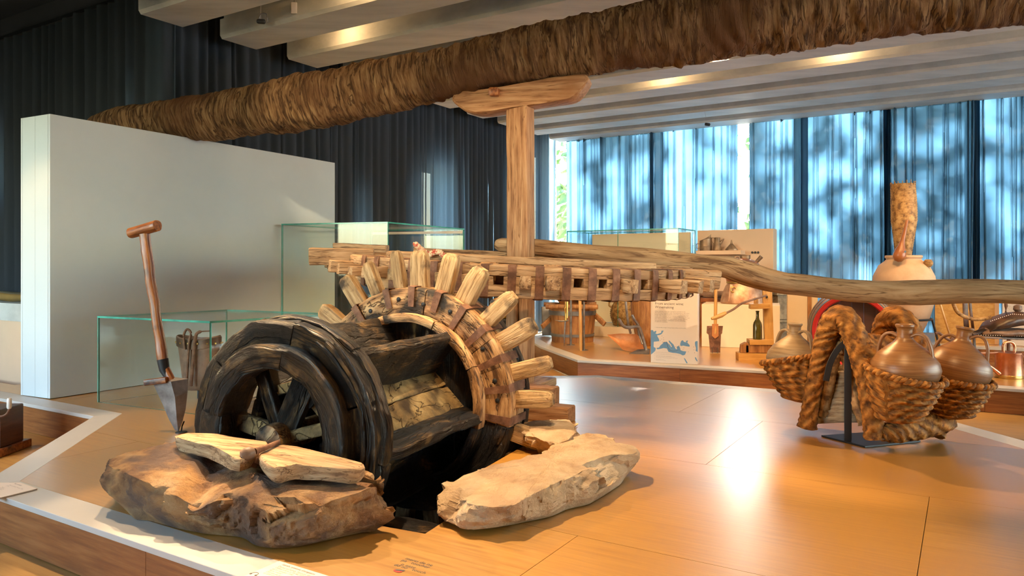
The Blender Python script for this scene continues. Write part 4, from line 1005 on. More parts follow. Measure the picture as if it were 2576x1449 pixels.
obj('rod', tube([on(456, 1088, 0), at(458, 1072, SY+.02), at(463, 1060, SY+.012)], .004, 6), m_black, sr)
obj('foot', lathe([(.03, 0), (.03, .004)], on(456, 1088, 0), 16), m_black, sr)

# ------------------------------------------------------------------ panniers on their stand
ra = Vector((.636, -.771, 0)); rr_ = Vector((.937, .35, 0))
ps = thing('pannier_stand', 'black steel stand under the woven panniers', 'stand', on(2190, 1107, 0))
pl_ = [on(2066, 1099, 0), on(2176, 1127, 0), on(2316, 1113, 0), on(2208, 1089, 0)]
obj('base_plate', prism([p+UP*.001 for p in pl_], (0, 0, .008)), m_black, ps, smooth=0, bevel=.001)
for p, h in ((on(2133, 1113, 0), .60), (on(2242, 1103, 0), .40)):
    obj('upright', beam(p+UP*.009, p+UP*h, .034, .012, .002, 1, Vector((.3, 1, 0)), amp=0), m_black, ps)
tp = on(2133, 1113, 0)+UP*.5
obj('curved_arm', sweep(B(), smooth_path([at(2078, 958, 3.78), at(2088, 915, 3.77), at(2107, 880, 3.76), at(2133, 862, 3.745), at(2158, 880, 3.72), at(2170, 925, 3.70)], 6), rrect(.030, .008, .002, 1), Vector((.3, 1, 0))), m_black, ps)
pan = thing('donkey_pannier', 'woven esparto donkey pannier with four pockets hung over a black stand', 'pannier', on(2190, 1107, 0))
def roll(pts, r, name, seed, m=m_esparto, amp=.006, n=20):
    p = smooth_path([at(*q) for q in pts], 9); b = B(); rs = r if isinstance(r, list) else [r]*len(p)
    if len(rs) != len(p): rs = [x[1] for x in resample([(i, v) for i, v in enumerate(rs)], len(p))]
    tube(p, rs, n, Vector((.3, 1, 0)), b)
    for i, v in enumerate(b.v):
        L = b.lc[i].x; j = i % n; u = (v - p[i//n]).normalized(); a = TAU*j/n
        b.v[i] = v + u*(.004*math.sin(L*190 + 2.6*abs(((a*2/math.pi) % 2)-1)*3) + amp*noise.noise(v*9))
        b.lc[i] = Vector((L, a*rs[i//n], 0))
    return obj(name, b, m, pan, smooth=70)
roll([(2030, 1076, 3.93), (2040, 1010, 3.92), (2058, 920, 3.89), (2078, 845, 3.85), (2098, 808, 3.81), (2118, 800, 3.78), (2140, 822, 3.75), (2160, 880, 3.71), (2178, 960, 3.67), (2194, 1040, 3.63), (2201, 1104, 3.62)],
     [.048, .044, .042, .055, .062, .064, .062, .055, .048, .047, .050], 'front_arch_roll', 1)
roll([(2215, 900, 4.03), (2218, 850, 4.01), (2232, 812, 3.98), (2254, 800, 3.94), (2280, 815, 3.9), (2302, 860, 3.87), (2325, 930, 3.83), (2345, 1010, 3.80), (2352, 1090, 3.78)], [.05, .056, .062, .064, .06, .054, .05, .05, .048], 'rear_arch_roll', 2)
roll([(2070, 1045, 3.96), (2082, 970, 3.93), (2098, 900, 3.88), (2116, 868, 3.84)], [.03, .034, .034, .03], 'frayed_binding', 3, m_wicker, .016)
roll([(2114, 862, 3.84), (2130, 900, 3.80), (2148, 980, 3.76), (2172, 1070, 3.71)], [.026, .03, .032, .026], 'frayed_binding', 4, m_wicker, .014)
roll([(2120, 860, 3.80), (2168, 866, 3.84), (2215, 872, 3.88), (2275, 878, 3.95)], [.07, .062, .062, .07], 'saddle_pad', 5, m_esparto, .01)
roll([(2150, 870, 3.72), (2195, 892, 3.68), (2240, 905, 3.68), (2290, 910, 3.74)], [.05, .045, .045, .05], 'saddle_pad', 6, m_esparto, .01)
m_straw = material('grey_straw', [(.3, (.20, .12, .06)), (.5, (.36, .25, .14)), (.75, (.48, .37, .23))], scale=(3, 16, 16), nscale=4, rough=(.6, .8), bump=.5, dist=.006)
for k in range(9):   # straw bands of the inner side mat
    y = 922 + 16*k; f = k/8
    xl = 2096 - 52*f; xr = 2128 + 34*f
    a = at(xl, y+8, 4.0-.02*f); c = at(xr, y+4, 3.86-.04*f)
    obj('straw_band', beam(a, c, .018, .040, .008, 10, amp=.006), m_straw, pan)
bar_ = [at(2044, 1068, 3.97), at(2165, 1062, 3.80)]
def pocket(px, py, Y, rad, out, tiltk, bpx, bpy, bY, brad, seed, depth=None):
    c = at(px, py, Y); nrm_ = (UP + Vector(out)*tiltk).normalized(); x = Vector(out).cross(nrm_).normalized(); y = nrm_.cross(x)
    cb = at(bpx, bpy, bY); b = B(); S = []; C = []; n = 64; lv = 26
    for j in range(lv+1):
        t = j/lv; cc = c.lerp(cb, t); r = rad + (brad-rad)*(t**1.5)*1.0
        if t > .94: r *= 1-.5*(t-.94)/.06
        xx = x; nn = nrm_.lerp(UP, t).normalized(); yy = nn.cross(xx).normalized()
        g = .006*math.sin(t*lv*.0 + t*44) ; row = []
        for i in range(n):
            a = TAU*i/n; rr = r + g + .0035*math.sin(a*30 + (j % 2)*math.pi) + .012*noise.noise(cc*3+Vector((math.cos(a), math.sin(a), seed)))
            row.append(cc + xx*rr*math.cos(a) + yy*rr*math.sin(a))
        S.append(row); C.append([Vector((TAU*i/n*r, t*.35+seed, 0)) for i in range(n)])
    # wall thickness: run back inside
    for j in range(6, -1, -1):
        S.append([cc_ + (p-cc_)*.93 for p, cc_ in ((p, sum(S[j], Vector())/n) for p in S[j])]); C.append(C[j])
    b.loft(S, cap=False, lcs=C); o = obj('pocket', b, m_esparto, pan, smooth=70)
    # twisted rope rim: parts of the pocket
    rb = B(); m_ = 150; ring = [c + x*(rad*1.0*math.cos(TAU*i/m_)) + y*(rad*1.0*math.sin(TAU*i/m_)) for i in range(m_)]
    for s in range(2):
        q = []
        for i, p in enumerate(ring):
            ph = i/m_*TAU*26 + s*math.pi; u = (p-c).normalized(); q.append(p + u*.008*math.cos(ph) + nrm_*.008*math.sin(ph))
        tube(q, .0105, 7, nrm_, rb, closed=True)
    obj('rope_rim', rb, m_esparto, o, smooth=70); W0[o] = base(pan)
pocket(2275, 938, 3.50, .172, ra, .22, 2258, 1062, 3.52, .085, 1.0)
pocket(2412, 952, 3.70, .150, ra, .16, 2392, 1052, 3.72, .085, 2.0)
pocket(1998, 902, 4.10, .172, -ra, .22, 2022, 1010, 4.06, .09, 3.0)
roll([(2215, 1092, 3.60), (2260, 1082, 3.62), (2320, 1072, 3.68), (2392, 1058, 3.74)], [.035, .06, .06, .04], 'pocket_bottom', 8, m_esparto, .012)
roll([(2350, 1040, 3.76), (2358, 1075, 3.76), (2352, 1094, 3.75)], [.05, .046, .044], 'rear_foot', 9)
def jar(label, px, py, Y, s, m, lean, hdir, name='clay_jar'):
    c = at(px, py, Y); ax = (UP + Vector(lean)).normalized()
    t = thing(name, label, 'jar', c - ax*.19*s, 'clay jars in the panniers')
    prof = [(.05, -.19), (.06, -.185), (.115, -.115), (.15, -.03), (.158, .005), (.150, .04), (.118, .085), (.078, .117), (.050, .138), (.037, .155), (.033, .175), (.034, .20), (.038, .208), (.042, .212), (.042, .221), (.036, .224), (.030, .218), (.026, .18)]
    pr = []
    for i in range(len(prof)-1):
        for k in range(3):
            u = k/3; pr.append((s*(prof[i][0]+(prof[i+1][0]-prof[i][0])*u), s*(prof[i][1]+(prof[i+1][1]-prof[i][1])*u)))
    pr.append((s*prof[-1][0], s*prof[-1][1]))
    b = lathe(pr, c, 44, ax)
    obj('body', b, m, t, smooth=60)
    for sg in (1, -1):
        h = Vector(hdir).normalized()*sg
        pth = smooth_path([c + h*(r*s) + ax*(z*s) for r, z in ((.030, .165), (.060, .178), (.092, .165), (.112, .125), (.120, .08), (.124, .04))], 6)
        side = ax.cross(h); obj('handle', sweep(B(), pth, rrect(.034*s, .014*s, .006, 3), side.cross(Vector((0, 0, 1))) if False else h*.01+ax), m, t)
    return t
jar('orange-brown two-handled clay jar upright in the nearest pannier pocket', 2276, 931, 3.50, .98, m_clay, (0.0, 0, 0), ra+Vector((.15, 0, 0)))
jar('orange-brown clay jar leaning right in the right rear pannier pocket', 2407, 930, 3.70, .98, m_clay, (.19, -.02, 0), Vector((.75, -.6, 0)))
jar('grey-brown clay jar in the left pannier pocket beside the barrel', 1996, 905, 4.10, .92, m_clay2, (.05, 0, 0), Vector((.55, -.8, 0)))

# ------------------------------------------------------------------ lettering
def text(body, size, o, xd, yd, m, parent, name='lettering', lift=.0008, align='LEFT'):
    cu = bpy.data.curves.new(name, 'FONT'); cu.body = body; cu.size = size; cu.align_x = align; cu.space_line = .95; cu.resolution_u = 2
    tmp = bpy.data.objects.new('tmp', cu); COL.objects.link(tmp)
    bpy.context.view_layer.update()
    me = bpy.data.meshes.new_from_object(tmp.evaluated_get(bpy.context.evaluated_depsgraph_get())); bpy.data.objects.remove(tmp); bpy.data.curves.remove(cu)
    xd = Vector(xd).normalized(); yd = Vector(yd).normalized(); nn = xd.cross(yd); o = Vector(o) + nn*lift
    b = B(); b.add([o + xd*v.co.x + yd*v.co.y for v in me.vertices], [tuple(p.vertices) for p in me.polygons]); bpy.data.meshes.remove(me)
    return obj(name, b, m, parent, smooth=0)
def flat(pts, m, parent, name, th=.0006):
    return obj(name, prism(pts, th), m, parent, smooth=0)
# notice on the platform floor
nt = thing('floor_notice', 'small printed do-not-touch notice with a red hand on the platform floor', 'notice', on(1040, 1420, 0))
for (x, y, ln) in ((1017.7, 1406.8, 'merci de ne'), (1007.6, 1411.4, 'pa   toucher'), (1006.8, 1421.4, 'p ease'), (989, 1422.7, 'do no   touch')):
    text(ln, .0215, on(x, y, 0), E1, E2, m_ink, nt)
hc = on(1001, 1437, 0)
flat([hc + E1*(.015*math.cos(TAU*i/14)) + E2*(.009*math.sin(TAU*i/14)) + UP*.0005 for i in range(14)], plain('red_print', (.45, .03, .02), .6), nt, 'hand_symbol', (0, 0, .0006))
for k in range(3):
    a = hc + E2*(.003*(k-1)) + E1*(-.010) + UP*.0014
    flat([a, a+E1*.026+E2*.009, a+E1*.026+E2*.011, a+E2*.0025], m_ink, nt, 'finger_stroke', (0, 0, .0004))
# caption card of the wheel on the front trim
cc = thing('caption_card', 'printed caption card on the front trim below the brown stone', 'label', on(800, 1430, 0))
o = on(738, 1410, 0); pc, qc = topq(o); qc = 1.533
flat([PQ(pc-.03, 1.40, .0005), PQ(pc+.62, 1.40, .0005), PQ(pc+.62, 1.532, .0005), PQ(pc-.03, 1.532, .0005)], m_sign, cc, 'card', (0, 0, .0016))
text("Sakieh, syst\u00e8me d'irrigation", .0125, PQ(pc, 1.514, .0021), E1, E2, m_ink, cc)
text("Daoud el-Azrab, Fayoum, \u00c9gypte\nUtilis\u00e9 entre la fin du XIXe si\u00e8cle\net les ann\u00e9es 1990\nBois, m\u00e9tal\n280 cm de haut, 800 cm de long\net 200 cm de profondeur", .0115, PQ(pc, 1.499, .0021), E1, E2, m_ink2, cc)
text("En \u00c9gypte, la sakieh\nd'abord tir\u00e9e par\nun animal", .0115, PQ(pc+.23, 1.510, .0021), E1, E2, m_ink2, cc)
b = B(); tube([PQ(pc-.016+.011*math.cos(a), 1.428+.011*math.sin(a), .0022) for a in [R(-30+24*i) for i in range(11)]], .0011, 5, b=b); obj('headphone_band', b, m_ink, cc)
for s in (-1, 1): obj('headphone_cup', lathe([(.004, 0), (.004, .0008)], PQ(pc-.016+.011*s, 1.424, .0022), 10), m_ink, cc)
# raised caption card at the left corner of the trim
lc_ = thing('caption_card', 'printed caption card at the far left corner of the front trim', 'label', on(40, 1232, 0))
pA = [on(-40, 1262, .006), on(94, 1229, .006), on(52, 1214, .006), on(-30, 1214, .006)]
flat(pA, m_sign, lc_, 'card', (0, 0, -.005))
xd = (pA[1]-pA[0]).normalized(); xd = E1
text("Petit mobilier", .011, on(34, 1217, .006), E1, E2, m_ink, lc_); text("Bois et m\u00e9tal, France, XXe\nDon", .010, on(22, 1221, .006), E1, E2, m_ink2, lc_)
text("Mus\u00e9e\nCollections\nmarchandes", .009, on(2, 1226, .006), E1, E2, m_ink2, lc_)
# ------------------------------------------------------------------ text panel with the map
tpA = on(1637, 912, 0); tpB = on(1755, 918, 0); xd = (tpB-tpA).normalized(); nd = Vector((xd.y, -xd.x, 0)); 
if nd.y > 0: nd = -nd
tpan = thing('text_panel', 'upright printed text panel with a blue map on the edge of the rear platform', 'sign', tpA)
WP = (tpB-tpA).length; HP = .735
obj('board', prism([tpA+UP*.001, tpB+UP*.001, tpB+UP*HP, tpA+UP*HP], -nd*.10), m_sign, tpan, smooth=0, bevel=.002, seg=1)
def tp(u, v, l=.0): return tpA + xd*(u*WP) + UP*v + nd*l
HV = (912-720)/F*6.75   # metres per panel scale in the photo
def pv(y): return (1375-y)/(1375-80)*.645     # row of the enlarged crop -> height on the board
def pu(x): return (x-62)/(915-62)
text('Wine production in ten pages.', .020, tp(pu(140), pv(130)), xd, UP, m_ink2, tpan)
text('From ancient wine:\nWinemaking', .034, tp(pu(140), pv(295)), xd, UP, m_ink, tpan)
text('Wine making in Europe started to spread in the\n7th century, in parallel with Christianisation, the wine\nbeing used for the Eucharist. Scientific developments\nin the 17th century led to a better understanding of\nvinification, which became a science. Wine quality was\nalso determined by soil type, grape variety, climate,\nharvesting method, vinification and the blending\nof different varieties.', .0145, tp(pu(136), pv(425)), xd, UP, m_ink2, tpan)
text('>  Follow the different stages in wine growing by walking around the podium', .0092, tp(pu(136), pv(722)), xd, UP, m_ink, tpan)
for i, (y, s) in enumerate(((1180, 'Expansion of viticulture in Europe after the growing region'), (1212, 'Ancient producing regions of wine: The earliest wine making regions'), (1245, 'Trade routes of the ancient maritime world\nMain Greek and Phoenician cities of the Mediterranean'), (1280, 'Wild vine regions of the vitis vinifera sylvestris in the Caucasus'), (1312, 'Sources: atlas of vines\nMap after the historical atlas'))):
    text(s, .0078, tp(pu(160), pv(y)), xd, UP, m_ink2, tpan); text('\u2022', .014, tp(pu(134), pv(y)), xd, UP, m_ink, tpan)
def area(pts, m, name, l=.0004):
    P = [tp(pu(x), pv(y), l) for x, y in pts]; b = B()
    tr = tessellate_polygon([[Vector((pu(x), pv(y), 0)) for x, y in pts]]); n = len(P)
    b.add(P, [tuple(t) for t in tr]); return obj(name, b, m, tpan, smooth=0)
area([(62, 770), (105, 770), (118, 800), (160, 778), (168, 800), (150, 830), (185, 840), (255, 815), (260, 775), (302, 772), (270, 830), (240, 850), (180, 865), (190, 890), (215, 930), (220, 970), (120, 985), (115, 1060), (120, 1085), (155, 1100), (150, 1145), (110, 1190), (62, 1230)], m_blue, 'sea')
area([(165, 1100), (215, 1090), (240, 1050), (285, 1010), (300, 990), (340, 980), (362, 975), (385, 1010), (420, 1040), (440, 1075), (455, 1060), (430, 1020), (395, 975), (400, 945), (440, 985), (480, 1020), (500, 1060), (520, 1100), (545, 1110), (540, 1060), (580, 1040), (600, 1080), (610, 1120), (650, 1135), (712, 1140), (690, 1200), (650, 1215), (600, 1190), (540, 1180), (470, 1175), (390, 1160), (360, 1100), (300, 1095), (230, 1115), (185, 1122)], m_blue, 'sea')
area([(600, 1010), (620, 950), (650, 935), (670, 965), (720, 975), (700, 950), (745, 935), (730, 975), (775, 1025), (770, 1050), (720, 1045), (660, 1035), (615, 1045)], m_blue, 'sea')
area([(865, 970), (880, 945), (915, 942), (915, 1140), (880, 1120), (885, 1070), (870, 1020)], m_blue, 'sea')
area([(668, 1260), (690, 1270), (738, 1350), (715, 1358), (690, 1310)], m_blue, 'sea'); area([(865, 1240), (885, 1240), (912, 1300), (905, 1315), (878, 1280)], m_blue, 'sea')
b = B(); tube(smooth_path([tp(pu(x), pv(y), .0012) for x, y in ((290, 990), (345, 985), (368, 1020), (385, 1080), (430, 1130), (500, 1140), (560, 1125))], 6), .0012, 5, b=b); obj('route_line', b, m_ink, tpan)
dots = B()
for x, y in ((270, 872), (297, 905), (265, 930), (302, 942), (240, 955), (285, 985), (320, 985), (395, 1010), (410, 1025), (432, 1045), (455, 1055), (450, 1085), (520, 1060), (545, 1070), (575, 1075), (580, 1040), (600, 1035), (575, 1120), (668, 1075), (655, 1105), (748, 1145), (845, 1050), (850, 1105), (860, 1155)):
    c = tp(pu(x), pv(y), .0010); dots.add([c - xd*.0022, c + UP*.004, c + xd*.0022, c - UP*.004], [(0, 1, 2, 3)])
obj('site_marks', dots, m_ink, tpan, smooth=0, kind='stuff')

# ------------------------------------------------------------------ wooden tub with crusher
TB = Vector(((1440-HX)/F*8.75, 8.75, 0)); tub = thing('wooden_tub', 'round wooden grape tub with iron hoops and outstretched handles', 'tub', TB)
NS = 22
for k in range(NS):
    a0 = TAU*k/NS; a1 = a0+TAU/NS*.97; b = B(); S = []
    for h, r in ((.0, .245), (.05, .247), (.2, .261), (.33, .273), (.405, .279)):
        S.append([TB + Vector((q*math.cos(a), q*math.sin(a), h)) for q, a in ((r, a0), (r+.002, (a0+a1)/2), (r, a1), (r-.025, a1), (r-.025, a0))])
    b.loft(S, lcs=[[Vector((k*1.3+j*.02, .0, p.z)) for j, p in enumerate(q)] for q in S]); obj('stave', b, m_stave, tub, smooth=30)
obj('tub_bottom', lathe([(.225, .02), (.225, .035)], TB, 30), m_stave, tub)
for h, w in ((.345, .05), (.085, .032)):
    r = .245+.034*h/.4+.004; obj('hoop', lathe([(r-.002, h-w/2), (r+.004, h-w/2), (r+.004, h+w/2), (r, h+w/2)], TB, 44, cap=False), m_hoop, tub)
for s, e in (((1386, 800), (1364, 822)), ((1494, 790), (1521, 816))):
    obj('handle', beam(at(*s, 8.7), at(*e, 8.6), .03, .06, .01, 5, amp=.003), m_stave, tub)
cr = thing('grape_crusher', 'wooden crusher frame resting across the round grape tub', 'crusher', TB+UP*.41)
obj('cross_bar', beam(at(1374, 771, 8.55), at(1504, 772, 8.45), .09, .055, .02, 8, amp=.006), m_stave, cr)
obj('cross_bar', beam(at(1368, 765, 8.95), at(1500, 765, 8.9), .09, .05, .02, 8, amp=.006), m_stave, cr)
b = B(); S = []
for h, k in ((.44, .14), (.50, .19), (.62, .24), (.64, .24), (.62, .22)):
    S.append([TB + Vector((x*k, y*k*.8, h)) for x, y in ((-1, -1), (1, -1), (1, 1), (-1, 1))])
b.loft(S); obj('hopper', b, m_tool, cr, smooth=0)
tag(obj('slate_slab', beam(at(1376, 843, 9.35), at(1374, 772, 9.4), .13, .05, .015, 6, Vector((0, 1, 0)), amp=.004), m_hoop, None), 'grey slab standing behind the wooden tub on the left', 'slab')

# thin tools standing before the tub
pr_ = thing('brass_probe', 'slim brass-handled steel probe with a crossbar in front of the tub', 'tool', at(1419, 871, 8.2))
obj('point', tube([at(1419, 871, 8.2), at(1420, 840, 8.2), at(1422, 806, 8.2)], [.002, .007, .010], 8), m_steel, pr_)
obj('crossbar', tube(smooth_path([at(1397, 805, 8.2), at(1410, 808, 8.2), at(1422, 807, 8.2), at(1430, 806, 8.2)], 4), [.004]*3+[.010]*10, 8), m_steel, pr_)
obj('handle', lathe([(.016, 0), (.018, .02), (.012, .03), (.012, .12), (.018, .13), (.018, .15), (.012, .16), (.012, .3)], at(1423, 806, 8.2), 12), m_brass, pr_)
obj('side_tube', tube([at(1427, 800, 8.17), at(1428, 745, 8.17)], .009, 8), m_brass, pr_)
for (x, y, lb) in ((1436, 868, 'left brown steel support rod before the tub'), (1468.5, 881, 'right grey steel support rod beside the wooden stick')):
    p = on(x, y, 0); t = thing('support_rod', lb, 'rod', p); obj('rod', tube([p, p+UP*.62], .013, 10), m_steel, t); obj('foot', lathe([(.05, 0), (.05, .004)], p, 20), m_steel, t)
p = on(1461, 882, 0)
tag(obj('wooden_stick', beam(p, p+UP*.66+Vector((-.012, 0, 0)), .032, .032, .013, 8, Vector((0, 1, 0)), amp=.003), m_beech, None), 'straight yellow wooden stick standing upright before the tub', 'stick')

# ------------------------------------------------------------------ rear showcase with wicker basket, and the beige shelf wall
dA = Vector((-.851, .525, 0)); dB = Vector((.525, .851, 0)); nc = Vector((1.99, 8.80, 0))
l_ = nc + dA*1.50; r_ = nc + dB*.66; f_ = l_ + dB*.66
showcase('glass showcase at the back around the wicker basket', nc.xy[:], l_.xy[:], f_.xy[:], r_.xy[:], .13, 1.35)
mj = nc + dA*.78; pane(mj, mj+dA*.006, dB, .131, 1.33, bpy.data.objects['glass_showcase.002'], .012, 'joint_strip')
pb = thing('showcase_base', 'cream base under the rear glass showcase', 'plinth', nc)
obj('body', prism([nc-dA*.0+UP*.001, l_+UP*.001, f_+UP*.001, r_+UP*.001], (0, 0, .128)), m_cream, pb, smooth=0, bevel=.003)
bp_ = thing('back_panel', 'cream backing panel inside the rear glass showcase', 'panel', r_)
q0 = nc+dB*.60+dA*.05; q1 = nc+dA*1.42+dB*.60
obj('board', prism([q0+UP*.135, q1+UP*.135, q1+UP*1.325, q0+UP*1.325], dB*.03), m_cream, bp_, smooth=0, bevel=.003)
wb_ = nc + dA*.80 + dB*.24; wk = thing('wicker_basket', 'round brown wicker basket inside the rear showcase', 'basket', wb_+UP*.13)
b = B(); S = []
for j in range(25):
    t = j/24; r = .125 + .05*math.sin(math.pi*min(1, t*1.05)) - .03*max(0, t-.75)*4*.6; z = .132 + .33*t
    S.append([wb_ + Vector((1, 0, 0))*((r+.006*math.sin(TAU*i/48*12+(j % 2)*math.pi))*math.cos(TAU*i/48)) + Vector((0, 1, 0))*((r+.006*math.sin(TAU*i/48*12+(j % 2)*math.pi))*math.sin(TAU*i/48)) + UP*z for i in range(48)])
S += [[wb_ + (p-wb_)*.88 if False else Vector((wb_.x+(p.x-wb_.x)*.86, wb_.y+(p.y-wb_.y)*.86, p.z)) for p in S[j]] for j in (24, 12, 3)]
b.loft(S); obj('woven_body', b, m_wicker, wk, smooth=60)
for s in (-1, 1): obj('handle', tube(smooth_path([wb_+Vector((s*.15, 0, .36)), wb_+Vector((s*.19, 0, .39)), wb_+Vector((s*.18, 0, .44)), wb_+Vector((s*.13, 0, .44))], 5), .012, 8), m_wicker, wk)
sw0 = Vector((2.36, 9.36, 0)); sd = Vector((.851, -.525, 0)); 
sw = thing('shelf_wall', 'beige display wall with a shelf behind the copper still', 'partition', sw0)
sw1 = sw0+sd*.93
obj('board', prism([sw0+UP*.001, sw1+UP*.001, sw1+UP*1.346, sw0+UP*1.346], dB*.20), m_beige, sw, smooth=0, bevel=.003)
def sh(s, z, o=0.0): return sw0 + sd*s + UP*z - dB*o
obj('shelf', prism([sh(.05, 1.035), sh(.60, 1.035), sh(.60, 1.084), sh(.05, 1.084)], -dB*.22), m_beige, sw, smooth=0, bevel=.002)
for k in range(3): obj('peg_knob', lathe([(.012, 0), (.014, .012), (.008, .02)], sh(.685+.035*k, 1.06), 12, -dB), m_black, sw)
bu = thing('coal_scuttle', 'tarnished tin scuttle with slanted lid on the beige shelf', 'scuttle', sh(.13, 1.085, .11))
c = sh(.14, 1.085, .11); b = B(); S = []
for j, (r, zl) in enumerate(((.072, 0), (.074, .01), (.074, .05), (.076, .055), (.074, .06), (.073, .12))): S.append([c + sd*(r*math.cos(TAU*i/28)) + dB*(r*math.sin(TAU*i/28)) + UP*(zl+(.035*(1+math.cos(TAU*i/28))/2 if j == 5 else 0)) for i in range(28)])
b.loft(S); obj('body', b, m_tin, bu)
b = B(); S = [[c + sd*(r*math.cos(TAU*i/28)+o) + dB*(r*.9*math.sin(TAU*i/28)) + UP*(.122+h+.035*(1+math.cos(TAU*i/28))/2) for i in range(28)] for r, o, h in ((.073, 0, 0), (.045, .02, .02), (.02, .05, .045))]
b.loft(S); obj('lid', b, m_tin, bu)
obj('handle', tube(smooth_path([c-sd*.072+UP*.085, c-sd*.115+UP*.085, c-sd*.115+UP*.035, c-sd*.072+UP*.035], 5), .004, 6), m_tin, bu)
pt = thing('tin_pitcher', 'tarnished tin pitcher with pointed spout on the beige shelf', 'pitcher', sh(.285, 1.085, .11)); c = sh(.285, 1.085, .11)
obj('body', lathe([(.052, 0), (.056, .008), (.05, .03), (.038, .10), (.034, .125), (.036, .16), (.038, .162), (.034, .155)], c, 28), m_tin, pt)
obj('spout', tube([c+sd*.038+UP*.09, c+sd*.06+UP*.12, c+sd*.085+UP*.145], [.022, .014, .004], 10), m_tin, pt)
obj('handle', tube(smooth_path([c-sd*.034+UP*.155, c-sd*.065+UP*.16, c-sd*.07+UP*.12, c-sd*.042+UP*.085], 5), .004, 6), m_tin, pt)
fu = thing('tin_funnel', 'tarnished tin funnel standing upside down on the beige shelf', 'funnel', sh(.46, 1.085, .11)); c = sh(.46, 1.085, .11)
obj('cone', lathe([(.074, 0), (.074, .018), (.068, .022), (.014, .085)], c, 30), m_tin, fu); obj('stem', lathe([(.014, .083), (.006, .13)], c, 16), m_tin, fu)

# ------------------------------------------------------------------ cream plinth with the copper still
ca = on(1765, 872, 0); cb_ = on(1962, 879, 0); cd = (cb_-ca).normalized(); cn = Vector((-cd.y, cd.x, 0))
cp = thing('cream_plinth', 'cream display plinth under the copper still', 'plinth', ca)
obj('body', prism([ca+UP*.001, cb_+UP*.001, cb_+UP*.47, ca+UP*.47], cn*.62), m_cream, cp, smooth=0, bevel=.004)
sc_ = Vector(((1868-HX)/F*8.35, 8.35, .472)); st = thing('copper_still', 'big bellied copper still with a rounded head on the cream plinth', 'still', sc_)
obj('pot', lathe([(.235, 0), (.243, .012), (.238, .05), (.215, .13), (.185, .20), (.165, .225), (.165, .24)], sc_, 48), m_coppr2, st)
obj('head', lathe([(.168, .235), (.176, .25), (.196, .31), (.205, .37), (.195, .42), (.16, .47), (.10, .50), (.04, .51)], sc_, 48), m_copper, st)
obj('collar', lathe([(.170, .225), (.178, .23), (.178, .245), (.170, .25)], sc_, 40, cap=False), m_brass, st)
obj('side_ring', tube([sc_ + Vector((-.15+.03*math.cos(a), -.155, .16+.03*math.sin(a))) for a in [TAU*i/18 for i in range(18)]], .006, 8, Vector((0, 1, 0)), closed=True), m_brass, st)
obj('lug', beam(sc_+Vector((-.16, -.14, .02)), sc_+Vector((-.13, -.10, .21)), .09, .01, .004, 3, Vector((0, 1, 0)), amp=.001), m_coppr2, st)
obj('spout', tube([sc_+Vector((.13, -.06, .46)), sc_+Vector((.185, -.09, .53))], [.018, .024], 12), m_tin, st)
obj('neck', lathe([(.05, .50), (.055, .52), (.055, .55), (.06, .555)], sc_+Vector((.03, 0, -.01)), 20), m_tin, st)
obj('top_handle', tube(smooth_path([sc_+Vector((-.10, -.05, .47)), sc_+Vector((-.10, -.05, .52)), sc_+Vector((-.06, -.05, .525)), sc_+Vector((-.05, -.05, .49))], 4), .01, 8), m_tin, st)
ta = thing('brown_table', 'dark orange wooden stool left of the copper still', 'stool', at(1795, 766, 9.08))
tpx = at(1795, 742, 9.08); b = B(); 
obj('top', beam(tpx+Vector((-.2, 0, .02)), tpx+Vector((.2, -.1, .02)), .3, .05, .01, 3, amp=.001), m_hide, ta)
obj('rail', beam(tpx+Vector((-.18, -.1, -.05)), tpx+Vector((.18, -.2, -.05)), .02, .07, .004, 3, amp=.001), m_tool, ta)
for sx in (-.17, .17):
    for sy in (-.08, .1): q = Vector((tpx.x+sx, tpx.y+sy-.05*(sx > 0), 0)); obj('leg', beam(q+UP*.003, q+UP*(tpx.z-.005), .035, .035, .005, 2, Vector((0, 1, 0)), amp=0), m_tool, ta)

# small iron spade
p = on(1799, 888, 0); Y_ = p.y
ss = thing('narrow_spade', 'narrow rust-coloured digging spade standing before the cream plinth', 'spade', p)
blp = [(1779, 820), (1819, 820), (1817, 838), (1814, 842), (1812, 887), (1787, 887), (1783, 842), (1778, 838)]
obj('blade', prism([at(x, y, Y_) for x, y in blp], (0, .012, 0)), m_iron, ss, smooth=0, bevel=.003)
obj('socket', prism([at(x, y, Y_-.012) for x, y in ((1792, 815), (1807, 815), (1808, 845), (1799, 852), (1791, 845))], (0, .012, 0)), m_mould, ss, smooth=0)
obj('shaft', beam(at(1799, 840, Y_+.0), at(1801, 720, Y_+.02), .032, .032, .012, 6, Vector((0, 1, 0)), amp=.002), m_beech, ss)
for s in (-1, 1): obj('support_prong', tube([at(1799+7*s, 888.5, Y_-.02), at(1799+7*s, 874, Y_-.02)], .004, 6), m_steel, ss)

# ------------------------------------------------------------------ bottle-corking press
CY = 6.95
ck = thing('corking_press', 'yellow wooden bottle-corking press with lever and dark bottle clamp', 'press', on(1905, 908, 0))
def blk(name, x0, y0, x1, y1, dep, m=m_beech, Y=CY, slant=0, bev=.004):
    b = B(); P = [at(x0, y0, Y), at(x1, y0+slant, Y), at(x1, y1+slant, Y), at(x0, y1, Y)]; prism(P, (.02, dep, 0), b); return obj(name, b, m, ck, smooth=0, bevel=bev)
blk('base_beam', 1858, 889, 1972, 908, .16, slant=2); blk('bottle_block', 1886, 855, 1947, 868, .16, Y=CY+.02)
blk('heel_block', 1876, 868, 1946, 888, .12, m_stave, CY+.03)
b = B(); q = [at(x, y, CY+.03) for x, y in ((1864, 868), (1876, 862), (1884, 864), (1885, 888), (1862, 888))]; prism(q, (.02, .10, 0), b); obj('heel_handle', b, m_stave, ck, smooth=0, bevel=.006)
